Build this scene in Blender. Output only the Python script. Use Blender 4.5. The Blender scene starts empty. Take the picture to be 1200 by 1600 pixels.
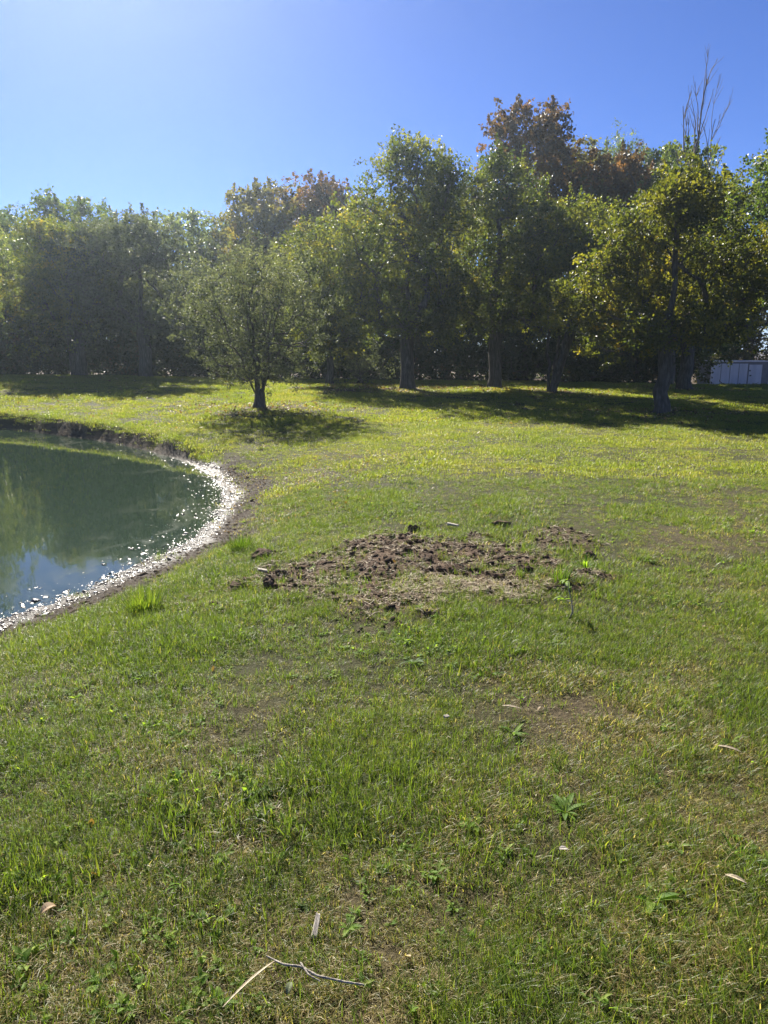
import bpy, math
import numpy as np
from mathutils import Vector

# ------------------------------------------------------------------ camera, sky, sun, exposure
sc = bpy.context.scene
COL = sc.collection
EYE, PITCH = 1.6, 12.0
cam = bpy.data.objects.new('camera', bpy.data.cameras.new('camera'))
COL.objects.link(cam)
cam.location = (0, 0, EYE)
cam.rotation_euler = (math.radians(90 - PITCH), 0, 0)
cam.data.sensor_fit = 'VERTICAL'
cam.data.sensor_height = 36.0
cam.data.lens = 27.0
cam.data.clip_start, cam.data.clip_end = 0.05, 3000
sc.camera = cam

SUN_EL, SUN_AZ = math.radians(35), math.radians(-20)
world = bpy.data.worlds.new('World')
sc.world = world
world.use_nodes = True
wn = world.node_tree.nodes
sky = wn.new('ShaderNodeTexSky')
sky.sky_type = 'NISHITA'
sky.sun_disc = False
sky.sun_elevation, sky.sun_rotation = SUN_EL, SUN_AZ
sky.air_density, sky.dust_density, sky.ozone_density = 0.68, 0.05, 8.0
hsv = wn.new('ShaderNodeHueSaturation')
hsv.inputs['Saturation'].default_value = 1.06
hsv.inputs['Hue'].default_value = 0.513
world.node_tree.links.new(sky.outputs[0], hsv.inputs['Color'])
world.node_tree.links.new(hsv.outputs[0], wn['Background'].inputs[0])
wn['Background'].inputs[1].default_value = 0.05

sl = bpy.data.lights.new('sun', 'SUN')
sl.energy, sl.angle, sl.color = 5.0, math.radians(0.53), (1.0, 0.94, 0.83)
sun = bpy.data.objects.new('sun', sl)
COL.objects.link(sun)
sdir = Vector((math.sin(SUN_AZ) * math.cos(SUN_EL), math.cos(SUN_AZ) * math.cos(SUN_EL), math.sin(SUN_EL)))
sun.rotation_euler = sdir.to_track_quat('Z', 'Y').to_euler()
sun.location = (-10, 20, 30)

vs = sc.view_settings
vs.view_transform, vs.look, vs.gamma, vs.use_curve_mapping = 'Standard', 'None', 1.0, False
vs.exposure = 1.5
cy = sc.cycles
cy.max_bounces, cy.diffuse_bounces, cy.glossy_bounces, cy.transmission_bounces = 8, 6, 3, 6
cy.volume_bounces, cy.transparent_max_bounces = 1, 6
cy.sample_clamp_indirect = 4.0
cy.caustics_reflective = cy.caustics_refractive = False
cy.use_denoising = True

rng = np.random.default_rng(11)
WATER = -0.4

# ------------------------------------------------------------------ numpy helpers
def smooth(a, b, x):
    t = np.clip((x - a) / (b - a), 0, 1)
    return t * t * (3 - 2 * t)

def _hash(ix, iy, iz, seed):
    h = (ix * 374761393 + iy * 668265263 + iz * 2147483647 + seed * 1274126177) & 0xFFFFFFFF
    h = ((h ^ (h >> 13)) * 1274126177) & 0xFFFFFFFF
    h = ((h ^ (h >> 15)) * 2246822519) & 0xFFFFFFFF
    return ((h ^ (h >> 16)) & 0xFFFFFF) / float(0xFFFFFF)

def noise(x, y, z=0.0, seed=0):
    x, y, z = np.broadcast_arrays(np.asarray(x, float), np.asarray(y, float), np.asarray(z, float))
    fx, fy, fz = np.floor(x), np.floor(y), np.floor(z)
    ix, iy, iz = fx.astype(np.int64), fy.astype(np.int64), fz.astype(np.int64)
    u, v, w = x - fx, y - fy, z - fz
    u, v, w = u * u * (3 - 2 * u), v * v * (3 - 2 * v), w * w * (3 - 2 * w)
    out = 0
    for a in (0, 1):
        for b in (0, 1):
            for c in (0, 1):
                out = out + _hash(ix + a, iy + b, iz + c, seed) * (u if a else 1 - u) * (v if b else 1 - v) * (w if c else 1 - w)
    return out

def fbm(x, y, z=0.0, seed=0, octaves=4):
    s, a, t = 0, 0.5, 0
    for k in range(octaves):
        s = s + a * noise(np.asarray(x) * 2 ** k, np.asarray(y) * 2 ** k, np.asarray(z) * 2 ** k, seed + k * 17)
        t += a
        a *= 0.5
    return s / t

def catmull(pts, n=8):
    pts = np.array(pts, float)
    out = []
    for i in range(len(pts)):
        p0, p1, p2, p3 = pts[i - 1], pts[i], pts[(i + 1) % len(pts)], pts[(i + 2) % len(pts)]
        for k in range(n):
            t = k / n
            out.append(0.5 * ((2 * p1) + (-p0 + p2) * t + (2 * p0 - 5 * p1 + 4 * p2 - p3) * t * t + (-p0 + 3 * p1 - 3 * p2 + p3) * t ** 3))
    return np.array(out)

SHORE = catmull([(-45, 27), (-30, 25), (-18, 22.6), (-12.6, 21), (-9.81, 19.63), (-7.51, 18.0), (-5.6, 16.3), (-3.85, 14.1), (-2.8, 12.15),
                 (-2.3, 10.65), (-2.12, 9.4), (-2.08, 7.98), (-2.25, 7.35), (-2.5, 6.45), (-2.75, 5.8), (-3.0, 5.3), (-3.7, 4.3), (-5.5, 3.3),
                 (-9, 2.2), (-16, 1.3), (-30, 0.5), (-45, 2), (-52, 14)])

def shore_dist(x, y):
    """metres to the waterline, negative over the pond"""
    x, y = np.asarray(x, float).ravel(), np.asarray(y, float).ravel()
    best = np.full(x.shape, 1e9)
    inside = np.zeros(x.shape, bool)
    for i in range(len(SHORE)):
        ax, ay = SHORE[i - 1]
        bx, by = SHORE[i]
        dx, dy = bx - ax, by - ay
        t = np.clip(((x - ax) * dx + (y - ay) * dy) / (dx * dx + dy * dy), 0, 1)
        best = np.minimum(best, (x - ax - t * dx) ** 2 + (y - ay - t * dy) ** 2)
        if ay != by:
            c = ((ay > y) != (by > y)) & (x < (bx - ax) * (y - ay) / (by - ay) + ax)
            inside ^= c
    d = np.sqrt(best)
    return np.where(inside, -d, d)

def dirt_mask(x, y):
    ex = (x - 0.28) / 1.26
    ey = (y - 5.55) / 1.2
    r = np.sqrt(ex * ex + ey * ey)
    n = fbm(x * 1.9, y * 1.9, 0, 5, 4) - 0.5
    m = smooth(1.1, 0.68, r + n * 1.0 + (fbm(x * 9, y * 9, 0, 15, 2) - .5) * .5)
    ex2, ey2 = (x + 1.2) / 0.5, (y - 5.35) / 0.6
    m2 = smooth(1.1, 0.5, np.sqrt(ex2 ** 2 + ey2 ** 2) + (fbm(x * 4, y * 4, 0, 9) - 0.5) * 2.2) * 0.4
    ex3, ey3 = (x - 1.45) / 0.35, (y - 6.3) / 0.5
    m3 = smooth(1.1, 0.6, np.sqrt(ex3 ** 2 + ey3 ** 2) + (fbm(x * 3, y * 3, 0, 19) - 0.5) * 1.4) * 0.7
    return np.maximum(np.maximum(m, m2), m3)

TREE_FEET = [(-3.21, 19.87, 1.1), (0.84, 27.5, 1.6), (4.02, 28.4, 1.2), (5.66, 26.4, 1.2), (6.86, 19.1, 1.1), (11.4, 29.5, 1.2), (-1.3, 26.0, 1.0)]

def masks(x, y):
    s = shore_dist(x, y).reshape(np.shape(x))
    far = smooth(11.5, 15.5, y)
    n = fbm(x * 1.3, y * 1.3, 0, 31) - 0.5
    mudw = (0.52 + 0.14 * smooth(7.5, 10, y) + 0.25 * smooth(6.8, 5.4, y)) * (1 - far) + 0.2 * far
    mud = smooth(mudw + 0.28, mudw - 0.12, s + n * 0.55)
    dirt = dirt_mask(x, y)
    dry = smooth(0.52, 0.70, fbm(x * 0.75 + 3.1, y * 0.62, 0, 51, 4))
    spot = lambda cx, cy, r: smooth(1.0, 0.2, np.sqrt((x - cx) ** 2 + (y - cy) ** 2) / r + (fbm(x * 3, y * 3, 0, 77) - 0.5) * 0.9)
    dry = np.maximum(dry * (0.75 - 0.45 * smooth(6, 8.5, y)), spot(0.88, 3.15, 0.8))
    dry = np.maximum(dry, 0.7 * spot(-0.9, 3.0, 0.6))
    dry = np.maximum(dry, 0.75 * spot(0.9, 1.75, 0.45))
    dry = np.maximum(dry, 0.8 * spot(-1.0, 10.6, 0.8))
    dry = np.maximum(dry, 0.55 * spot(0.2, 11.5, 1.0))
    litter = np.zeros(np.shape(x))
    for cx, cy_, r in TREE_FEET:
        litter = np.maximum(litter, smooth(1.15, 0.25, np.sqrt((x - cx) ** 2 + (y - cy_) ** 2) / r + (fbm(x * 1.7, y * 1.7, 0, 91) - 0.5) * 1.1))
    litter = np.maximum(litter, smooth(33.5, 36, y + (fbm(x * .5, y * .5, 0, 93) - .5) * 2))
    return s, far, mud, dirt, dry, litter

def height(x, y, fine=True):
    x, y = np.asarray(x, float), np.asarray(y, float)
    s = shore_dist(x, y).reshape(x.shape)
    crest = np.clip(0.27 - 0.014 * x, 0.05, 0.52)
    base = crest * smooth(13.5, 31, y) - (crest + 0.35) * smooth(33.0, 46, y)
    base = base + (fbm(x * 0.23, y * 0.23, 0, 3, 3) - 0.5) * 0.10 * smooth(3, 9, y)
    base = base - 0.75 * smooth(34, 43, y) * smooth(13, 17, x)
    far = smooth(11.5, 15.5, y)
    sp = np.maximum(s, 0)
    t = np.clip(sp / 3.4, 0, 1)
    gentle = WATER + (base - WATER) * (1 - (1 - t) ** 2) * smooth(-0.5, 1.2, sp)
    wob = (fbm(x * 1.1, y * 1.1, 0, 41) - 0.5) * 0.35
    steep = WATER + (base - WATER) * (0.72 * smooth(0.02, 0.34, sp + wob * smooth(0, .2, sp)) + 0.28 * smooth(0, 5, sp))
    h = gentle * (1 - far) + steep * far
    under = WATER - 0.5 * (1 - np.exp(np.minimum(s, 0) / 1.6)) * 1.2
    h = np.where(s < 0, under, h)
    if fine:
        m = dirt_mask(x, y)
        lump = fbm(x * 5, y * 5, 0, 61, 4)
        h = h + m * ((np.abs(lump - 0.5) * -0.15) + 0.035 + (fbm(x * 1.7, y * 1.7, 0, 67) - .5) * 0.10)
        h = h + (fbm(x * 3.1, y * 3.1, 0, 71, 3) - 0.5) * 0.035 * smooth(0.1, 0.8, s) * smooth(16, 6, y)
        h = h + (fbm(x * 7, y * 7, 0, 73, 3) - 0.5) * 0.03 * smooth(0.9, 0.2, np.abs(s))
    return h

def hz(x, y):
    return float(height(np.array([x]), np.array([y]))[0])

# ------------------------------------------------------------------ mesh and object helpers
def new_mesh(name, verts, faces, tints=None, smooth_shade=False, attrs=None, loose_ok=False):
    """faces: (n,3) or (n,4) int array, or a list of such arrays"""
    verts = np.asarray(verts, np.float32)
    me = bpy.data.meshes.new(name)
    fl = faces if isinstance(faces, list) else [faces]
    fl = [np.asarray(f, np.int32) for f in fl if len(f)]
    me.vertices.add(len(verts))
    me.vertices.foreach_set('co', verts.ravel())
    nl = sum(f.size for f in fl)
    npoly = sum(len(f) for f in fl)
    me.loops.add(nl)
    me.polygons.add(npoly)
    if nl:
        me.loops.foreach_set('vertex_index', np.concatenate([f.ravel() for f in fl]))
        sizes = np.concatenate([np.full(len(f), f.shape[1], np.int32) for f in fl])
        starts = np.concatenate([[0], np.cumsum(sizes)[:-1]]).astype(np.int32)
        me.polygons.foreach_set('loop_start', starts)
        me.polygons.foreach_set('use_smooth', np.full(npoly, smooth_shade))
    at = dict(attrs or {})
    if tints is not None:
        at['tint'] = tints
    for k, v in at.items():
        a = me.attributes.new(k, 'FLOAT', 'POINT')
        a.data.foreach_set('value', np.asarray(v, np.float32))
    me.update(calc_edges=True)
    return me

def obj(name, me, mat=None, parent=None, loc=(0, 0, 0), rot=(0, 0, 0)):
    o = bpy.data.objects.new(name, me)
    COL.objects.link(o)
    o.location, o.rotation_euler = loc, rot
    if parent is not None:
        o.parent = parent
    if mat is not None and me is not None:
        if len(me.materials) == 0:
            me.materials.append(mat)
    return o

def tag(o, label=None, cat=None, group=None, kind=None):
    for k, v in (('label', label), ('category', cat), ('group', group), ('kind', kind)):
        if v:
            o[k] = v
    return o

def thing(name, label, cat, loc, rz=0.0, group=None):
    o = obj(name, None, loc=loc, rot=(0, 0, rz))
    return tag(o, label, cat, group)

def tube(points, radii, sides=5, closed_end=True):
    P = np.asarray(points, float)
    R = np.asarray(radii, float)
    n = len(P)
    T = np.gradient(P, axis=0)
    T /= np.linalg.norm(T, axis=1, keepdims=True) + 1e-9
    ref = np.array([0.31, 0.87, 0.05]) if abs(T[:, 2]).mean() > 0.5 else np.array([0.1, 0.05, 1.0])
    U = np.cross(T, ref)
    U /= np.linalg.norm(U, axis=1, keepdims=True) + 1e-9
    V = np.cross(T, U)
    a = np.arange(sides) / sides * 2 * np.pi
    ring = P[:, None, :] + R[:, None, None] * (np.cos(a)[None, :, None] * U[:, None, :] + np.sin(a)[None, :, None] * V[:, None, :])
    v = ring.reshape(-1, 3)
    i = np.arange(n - 1)[:, None] * sides
    k = np.arange(sides)[None, :]
    k2 = (k + 1) % sides
    f = np.stack([i + k, i + k2, i + sides + k2, i + sides + k], -1).reshape(-1, 4)
    return v, f

class Build:
    def __init__(self):
        self.v, self.q, self.t, self.tint, self.n = [], [], [], [], 0
    def add(self, v, f, tint=0.5):
        v = np.asarray(v, float)
        f = np.asarray(f, np.int64)
        (self.q if f.shape[1] == 4 else self.t).append(f + self.n)
        self.v.append(v)
        self.tint.append(np.broadcast_to(np.asarray(tint, float), (len(v),)))
        self.n += len(v)
    def arrays(self):
        fs = []
        if self.q:
            fs.append(np.concatenate(self.q))
        if self.t:
            fs.append(np.concatenate(self.t))
        return np.concatenate(self.v), fs, np.concatenate(self.tint)
    def mesh(self, name, smooth_shade=False):
        v, f, t = self.arrays()
        return new_mesh(name, v, f, t, smooth_shade)

def box(b, x0, x1, y0, y1, z0, z1, tint=0.5):
    v = [(x, y, z) for x in (x0, x1) for y in (y0, y1) for z in (z0, z1)]
    f = [(0, 1, 3, 2), (4, 6, 7, 5), (0, 4, 5, 1), (2, 3, 7, 6), (0, 2, 6, 4), (1, 5, 7, 3)]
    b.add(v, f, tint)

# ------------------------------------------------------------------ materials
def mat(name):
    m = bpy.data.materials.new(name)
    m.use_nodes = True
    nt = m.node_tree
    return m, nt, nt.nodes, nt.links, nt.nodes['Principled BSDF']

def ramp(nodes, stops):
    r = nodes.new('ShaderNodeValToRGB')
    e = r.color_ramp.elements
    while len(e) < len(stops):
        e.new(0.5)
    for el, (p, c) in zip(e, stops):
        el.position, el.color = p, (*c, 1)
    return r

def nz(nodes, links, scale, detail=4, vec=None, rough=0.6):
    t = nodes.new('ShaderNodeTexNoise')
    t.inputs['Scale'].default_value, t.inputs['Detail'].default_value, t.inputs['Roughness'].default_value = scale, detail, rough
    if vec is not None:
        links.new(vec, t.inputs['Vector'])
    return t

def mixc(nodes, links, fac, a, b, mode='MIX'):
    m = nodes.new('ShaderNodeMix')
    m.data_type, m.blend_type = 'RGBA', mode
    for sock, val in ((m.inputs['Factor'], fac), (m.inputs['A'], a), (m.inputs['B'], b)):
        if hasattr(val, 'is_linked'):
            links.new(val, sock)
        elif isinstance(val, (int, float)):
            sock.default_value = val
        else:
            sock.default_value = (*val, 1)
    return m.outputs['Result']

def math_n(nodes, links, op, a, b=0.0):
    m = nodes.new('ShaderNodeMath')
    m.operation = op
    for s_, v_ in ((m.inputs[0], a), (m.inputs[1], b)):
        if hasattr(v_, 'is_linked'):
            links.new(v_, s_)
        else:
            s_.default_value = v_
    return m.outputs[0]

def attr(nodes, name):
    a = nodes.new('ShaderNodeAttribute')
    a.attribute_name = name
    return a

def leaf_material(name, stops, translucent=0.45, rough=0.42, patch_scale=0.0, patch_col=None, trans_gain=(2.6, 2.6, 0.85), spec=0.3, gain=1.0):
    m, nt, N, L, P = mat(name)
    c = ramp(N, stops)
    L.new(attr(N, 'tint').outputs['Fac'], c.inputs[0])
    col = c.outputs[0]
    geo = N.new('ShaderNodeNewGeometry')
    if patch_col:
        n = nz(N, L, patch_scale, 3, geo.outputs['Position'])
        f = ramp(N, [(0.52, (0, 0, 0)), (0.66, (1, 1, 1))])
        L.new(n.outputs['Fac'], f.inputs[0])
        col = mixc(N, L, f.outputs[0], col, patch_col)
    col = mixc(N, L, 1.0, col, (gain, gain, gain), 'MULTIPLY')
    L.new(col, P.inputs['Base Color'])
    P.inputs['Roughness'].default_value = rough
    P.inputs['Specular IOR Level'].default_value = spec
    tr = N.new('ShaderNodeBsdfTranslucent')
    L.new(mixc(N, L, 1.0, col, trans_gain, 'MULTIPLY'), tr.inputs['Color'])
    mx = N.new('ShaderNodeMixShader')
    mx.inputs[0].default_value = translucent
    L.new(P.outputs[0], mx.inputs[1])
    L.new(tr.outputs[0], mx.inputs[2])
    L.new(mx.outputs[0], N['Material Output'].inputs['Surface'])
    return m

def plain(name, stops, scale=8.0, rough=0.8, bump=0.3, bump_scale=None, spec=0.3, stretch=None):
    m, nt, N, L, P = mat(name)
    tc = N.new('ShaderNodeTexCoord')
    vec = tc.outputs['Object']
    if stretch:
        mp = N.new('ShaderNodeMapping')
        mp.inputs['Scale'].default_value = stretch
        L.new(vec, mp.inputs['Vector'])
        vec = mp.outputs['Vector']
    n = nz(N, L, scale, 6, vec)
    c = ramp(N, stops)
    L.new(n.outputs['Fac'], c.inputs[0])
    L.new(c.outputs[0], P.inputs['Base Color'])
    P.inputs['Roughness'].default_value = rough
    P.inputs['Specular IOR Level'].default_value = spec
    if bump:
        n2 = nz(N, L, bump_scale or scale * 2.5, 5, vec)
        b = N.new('ShaderNodeBump')
        b.inputs['Strength'].default_value = bump
        b.inputs['Distance'].default_value = 0.02
        L.new(n2.outputs['Fac'], b.inputs['Height'])
        L.new(b.outputs[0], P.inputs['Normal'])
    return m

M = {}
M['bark'] = plain('bark_grey_brown', [(0.3, (0.045, 0.038, 0.03)), (0.55, (0.11, 0.095, 0.08)), (0.75, (0.2, 0.18, 0.155))], 6, 0.9, 0.9, 18, 0.2, (3, 3, 0.6))
M['bark_dead'] = plain('bark_dead_grey', [(0.3, (0.10, 0.075, 0.055)), (0.7, (0.22, 0.18, 0.14))], 5, 0.85, 0.5, 14, 0.2, (2, 2, 0.5))
G = lambda a, b, c, d: [(0.0, a), (0.45, b), (0.8, c), (1.0, d)]
M['pear'] = leaf_material('pear_leaf', G((0.036, 0.052, 0.015), (0.065, 0.084, 0.022), (0.125, 0.128, 0.028), (0.23, 0.18, 0.035)), 0.42, 0.48, 0.9, (0.17, 0.17, 0.032), gain=1.08)
M['pear_gold'] = leaf_material('pear_leaf_yellowing', G((0.05, 0.065, 0.016), (0.09, 0.1, 0.022), (0.18, 0.165, 0.03), (0.29, 0.2, 0.045)), 0.45, 0.48, 0.9, (0.20, 0.19, 0.034), gain=0.88)
M['crab'] = leaf_material('crabapple_leaf', G((0.06, 0.068, 0.038), (0.09, 0.1, 0.056), (0.135, 0.14, 0.075), (0.19, 0.175, 0.09)), 0.42, 0.5, spec=0.25, trans_gain=(1.7, 1.8, 1.0), gain=1.2)
M['maple_rust'] = leaf_material('rust_leaf', G((0.06, 0.05, 0.022), (0.115, 0.075, 0.028), (0.19, 0.105, 0.035), (0.26, 0.15, 0.045)), 0.45, 0.5, trans_gain=(1.5, 1.3, 0.8))
M['wood_green'] = leaf_material('woodland_leaf', G((0.03, 0.05, 0.018), (0.05, 0.075, 0.024), (0.085, 0.105, 0.032), (0.14, 0.13, 0.04)), 0.4, 0.42, gain=1.2)
M['wood_olive'] = leaf_material('olive_leaf', G((0.05, 0.05, 0.02), (0.085, 0.08, 0.03), (0.14, 0.11, 0.04), (0.21, 0.12, 0.045)), 0.42, 0.45, gain=1.2)
M['wood_grey'] = leaf_material('grey_green_leaf', G((0.05, 0.07, 0.045), (0.085, 0.11, 0.07), (0.13, 0.15, 0.09), (0.17, 0.18, 0.1)), 0.42, 0.4, gain=1.2)
M['willow'] = leaf_material('willow_leaf', G((0.06, 0.08, 0.04), (0.10, 0.12, 0.06), (0.15, 0.165, 0.085), (0.2, 0.2, 0.1)), 0.4, 0.45, gain=1.2)
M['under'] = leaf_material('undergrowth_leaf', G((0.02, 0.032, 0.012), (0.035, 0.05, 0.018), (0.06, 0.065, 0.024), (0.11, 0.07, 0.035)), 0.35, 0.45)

def grass_material():
    m, nt, N, L, P = mat('lawn_grass')
    geo = N.new('ShaderNodeNewGeometry')
    oi = N.new('ShaderNodeObjectInfo')
    # tint 0..0.6 living blade, 0.6..1 straw
    c = ramp(N, [(0.0, (0.050, 0.085, 0.015)), (0.3, (0.115, 0.155, 0.027)), (0.55, (0.21, 0.225, 0.040)), (0.66, (0.28, 0.235, 0.08)), (1.0, (0.43, 0.34, 0.19))])
    t = math_n(N, L, 'ADD', attr(N, 'tint').outputs['Fac'], math_n(N, L, 'MULTIPLY', math_n(N, L, 'SUBTRACT', oi.outputs['Random'], 0.5), 0.16))
    big = nz(N, L, 0.55, 4, geo.outputs['Position'])
    fb = ramp(N, [(0.36, (0, 0, 0)), (0.66, (1, 1, 1))])
    L.new(big.outputs['Fac'], fb.inputs[0])
    t2 = math_n(N, L, 'ADD', t, math_n(N, L, 'MULTIPLY', math_n(N, L, 'SUBTRACT', fb.outputs[0], 0.5), 0.16))
    L.new(t2, c.inputs[0])
    col = c.outputs[0]
    L.new(col, P.inputs['Base Color'])
    P.inputs['Roughness'].default_value = 0.45
    P.inputs['Specular IOR Level'].default_value = 0.35
    tr = N.new('ShaderNodeBsdfTranslucent')
    L.new(mixc(N, L, 1.0, col, (1.8, 1.95, 0.75), 'MULTIPLY'), tr.inputs['Color'])
    mx = N.new('ShaderNodeMixShader')
    mx.inputs[0].default_value = 0.5
    L.new(P.outputs[0], mx.inputs[1])
    L.new(tr.outputs[0], mx.inputs[2])
    L.new(mx.outputs[0], N['Material Output'].inputs['Surface'])
    return m
M['grass'] = grass_material()
M['weed'] = leaf_material('weed_leaf', G((0.07, 0.14, 0.022), (0.12, 0.20, 0.034), (0.19, 0.27, 0.05), (0.26, 0.30, 0.06)), 0.45, 0.6, spec=0.12)
M['dock'] = leaf_material('dark_weed_leaf', G((0.03, 0.07, 0.02), (0.045, 0.095, 0.025), (0.08, 0.13, 0.04), (0.14, 0.17, 0.06)), 0.4, 0.6, spec=0.12)
M['silver_weed'] = leaf_material('pale_weed_leaf', G((0.08, 0.11, 0.05), (0.11, 0.14, 0.07), (0.15, 0.18, 0.10), (0.2, 0.2, 0.12)), 0.3, 0.6, spec=0.1)
M['litter'] = leaf_material('dry_leaf', G((0.10, 0.06, 0.03), (0.19, 0.12, 0.06), (0.30, 0.21, 0.12), (0.42, 0.33, 0.22)), 0.25, 0.6)
M['straw'] = plain('pale_straw', [(0.3, (0.38, 0.30, 0.18)), (0.7, (0.55, 0.46, 0.31))], 30, 0.6, 0.3)
M['chip'] = plain('weathered_wood', [(0.3, (0.25, 0.21, 0.16)), (0.7, (0.52, 0.47, 0.39))], 25, 0.75, 0.25, 60, 0.3, (1, 5, 5))
M['twig'] = plain('twig_bark', [(0.3, (0.17, 0.14, 0.11)), (0.7, (0.42, 0.38, 0.32))], 40, 0.8, 0.5)
M['soil'] = plain('soil_clod', [(0.3, (0.04, 0.028, 0.019)), (0.5, (0.10, 0.068, 0.044)), (0.75, (0.23, 0.165, 0.11))], 30, 0.95, 0.8, 60, 0.1)

def wet_material():
    m, nt, N, L, P = mat('wet_pebble')
    c = ramp(N, [(0.0, (0.03, 0.024, 0.018)), (0.5, (0.09, 0.07, 0.05)), (1.0, (0.24, 0.19, 0.14))])
    L.new(attr(N, 'tint').outputs['Fac'], c.inputs[0])
    L.new(c.outputs[0], P.inputs['Base Color'])
    P.inputs['Roughness'].default_value = 0.27
    P.inputs['Specular IOR Level'].default_value = 0.6
    P.inputs['Coat Weight'].default_value = 0.15
    P.inputs['Coat Roughness'].default_value = 0.15
    geo = N.new('ShaderNodeNewGeometry')
    n = nz(N, L, 90, 3, geo.outputs['Position'])
    b = N.new('ShaderNodeBump')
    b.inputs['Strength'].default_value, b.inputs['Distance'].default_value = 0.7, 0.01
    L.new(n.outputs['Fac'], b.inputs['Height'])
    L.new(b.outputs[0], P.inputs['Normal'])
    return m
M['wet'] = wet_material()

def ground_material():
    m, nt, N, L, P = mat('ground_soil_turf')
    geo = N.new('ShaderNodeNewGeometry')
    pos = geo.outputs['Position']
    n1 = nz(N, L, 0.6, 5, pos)
    n2 = nz(N, L, 14, 6, pos, 0.7)
    n3 = nz(N, L, 45, 5, pos, 0.7)
    turf = ramp(N, [(0.30, (0.028, 0.03, 0.010)), (0.5, (0.055, 0.055, 0.018)), (0.7, (0.11, 0.09, 0.035))])
    L.new(math_n(N, L, 'ADD', math_n(N, L, 'MULTIPLY', n1.outputs['Fac'], 0.5), math_n(N, L, 'MULTIPLY', n2.outputs['Fac'], 0.5)), turf.inputs[0])
    dryc = ramp(N, [(0.3, (0.05, 0.04, 0.02)), (0.6, (0.12, 0.092, 0.05)), (0.8, (0.22, 0.17, 0.10))])
    L.new(n3.outputs['Fac'], dryc.inputs[0])
    soil = ramp(N, [(0.28, (0.042, 0.027, 0.018)), (0.5, (0.115, 0.073, 0.046)), (0.66, (0.20, 0.138, 0.086)), (0.8, (0.34, 0.25, 0.16))])
    L.new(math_n(N, L, 'ADD', math_n(N, L, 'MULTIPLY', n2.outputs['Fac'], 0.6), math_n(N, L, 'MULTIPLY', n3.outputs['Fac'], 0.4)), soil.inputs[0])
    mudc = ramp(N, [(0.3, (0.028, 0.022, 0.016)), (0.55, (0.08, 0.062, 0.045)), (0.75, (0.16, 0.125, 0.09))])
    L.new(n3.outputs['Fac'], mudc.inputs[0])
    litc = ramp(N, [(0.3, (0.05, 0.035, 0.02)), (0.55, (0.12, 0.085, 0.05)), (0.75, (0.26, 0.2, 0.13))])
    L.new(n2.outputs['Fac'], litc.inputs[0])
    col = mixc(N, L, attr(N, 'dry').outputs['Fac'], turf.outputs[0], dryc.outputs[0])
    col = mixc(N, L, attr(N, 'litter').outputs['Fac'], col, litc.outputs[0])
    col = mixc(N, L, attr(N, 'dirt').outputs['Fac'], col, soil.outputs[0])
    col = mixc(N, L, attr(N, 'mud').outputs['Fac'], col, mudc.outputs[0])
    L.new(col, P.inputs['Base Color'])
    wet = attr(N, 'wet').outputs['Fac']
    ro = math_n(N, L, 'SUBTRACT', 0.9, math_n(N, L, 'MULTIPLY', wet, 0.62))
    L.new(ro, P.inputs['Roughness'])
    L.new(math_n(N, L, 'ADD', 0.15, math_n(N, L, 'MULTIPLY', wet, 0.35)), P.inputs['Specular IOR Level'])
    b = N.new('ShaderNodeBump')
    b.inputs['Strength'].default_value, b.inputs['Distance'].default_value = 1.0, 0.045
    L.new(math_n(N, L, 'ADD', n2.outputs['Fac'], math_n(N, L, 'MULTIPLY', n3.outputs['Fac'], 0.6)), b.inputs['Height'])
    L.new(b.outputs[0], P.inputs['Normal'])
    return m

def water_material():
    m, nt, N, L, P = mat('pond_water')
    geo = N.new('ShaderNodeNewGeometry')
    pos = geo.outputs['Position']
    scum = attr(N, 'scum').outputs['Fac']
    mp = N.new('ShaderNodeMapping')
    mp.inputs['Scale'].default_value = (1.0, 0.55, 1.0)
    L.new(pos, mp.inputs['Vector'])
    n = nz(N, L, 1.6, 6, mp.outputs['Vector'], 0.65)
    n.inputs['Distortion'].default_value = 1.8
    f = ramp(N, [(0.50, (0, 0, 0)), (0.72, (1, 1, 1))])
    L.new(n.outputs['Fac'], f.inputs[0])
    specks = nz(N, L, 22, 2, pos)
    fs = ramp(N, [(0.70, (0, 0, 0)), (0.76, (1, 1, 1))])
    L.new(specks.outputs['Fac'], fs.inputs[0])
    film = math_n(N, L, 'MULTIPLY', scum, math_n(N, L, 'ADD', math_n(N, L, 'MULTIPLY', f.outputs[0], 0.45), math_n(N, L, 'MULTIPLY', fs.outputs[0], 0.8)))
    col = mixc(N, L, math_n(N, L, 'MINIMUM', film, 0.85), (0.018, 0.033, 0.019), (0.22, 0.23, 0.17))
    L.new(col, P.inputs['Base Color'])
    L.new(math_n(N, L, 'ADD', 0.03, math_n(N, L, 'MULTIPLY', film, 0.4)), P.inputs['Roughness'])
    P.inputs['IOR'].default_value = 1.36
    r1 = nz(N, L, 2.2, 3, mp.outputs['Vector'])
    b = N.new('ShaderNodeBump')
    b.inputs['Strength'].default_value, b.inputs['Distance'].default_value = 0.03, 0.03
    L.new(r1.outputs['Fac'], b.inputs['Height'])
    L.new(b.outputs[0], P.inputs['Normal'])
    return m

# ------------------------------------------------------------------ setting: ground and pond
def axis(bands, grow_to, ratio=1.22):
    lo, hi = bands[0][0], bands[-1][1]
    xs = []
    for a, b, st in bands:
        xs += list(np.arange(a, b - 1e-6, st))
    xs.append(hi)
    st, x = bands[-1][2], hi
    up = []
    while x < grow_to:
        st *= ratio
        x += st
        up.append(x)
    st, x = bands[0][2], lo
    dn = []
    while x > -grow_to:
        st *= ratio
        x -= st
        dn.append(x)
    return np.array(dn[::-1] + xs + up)

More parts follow.
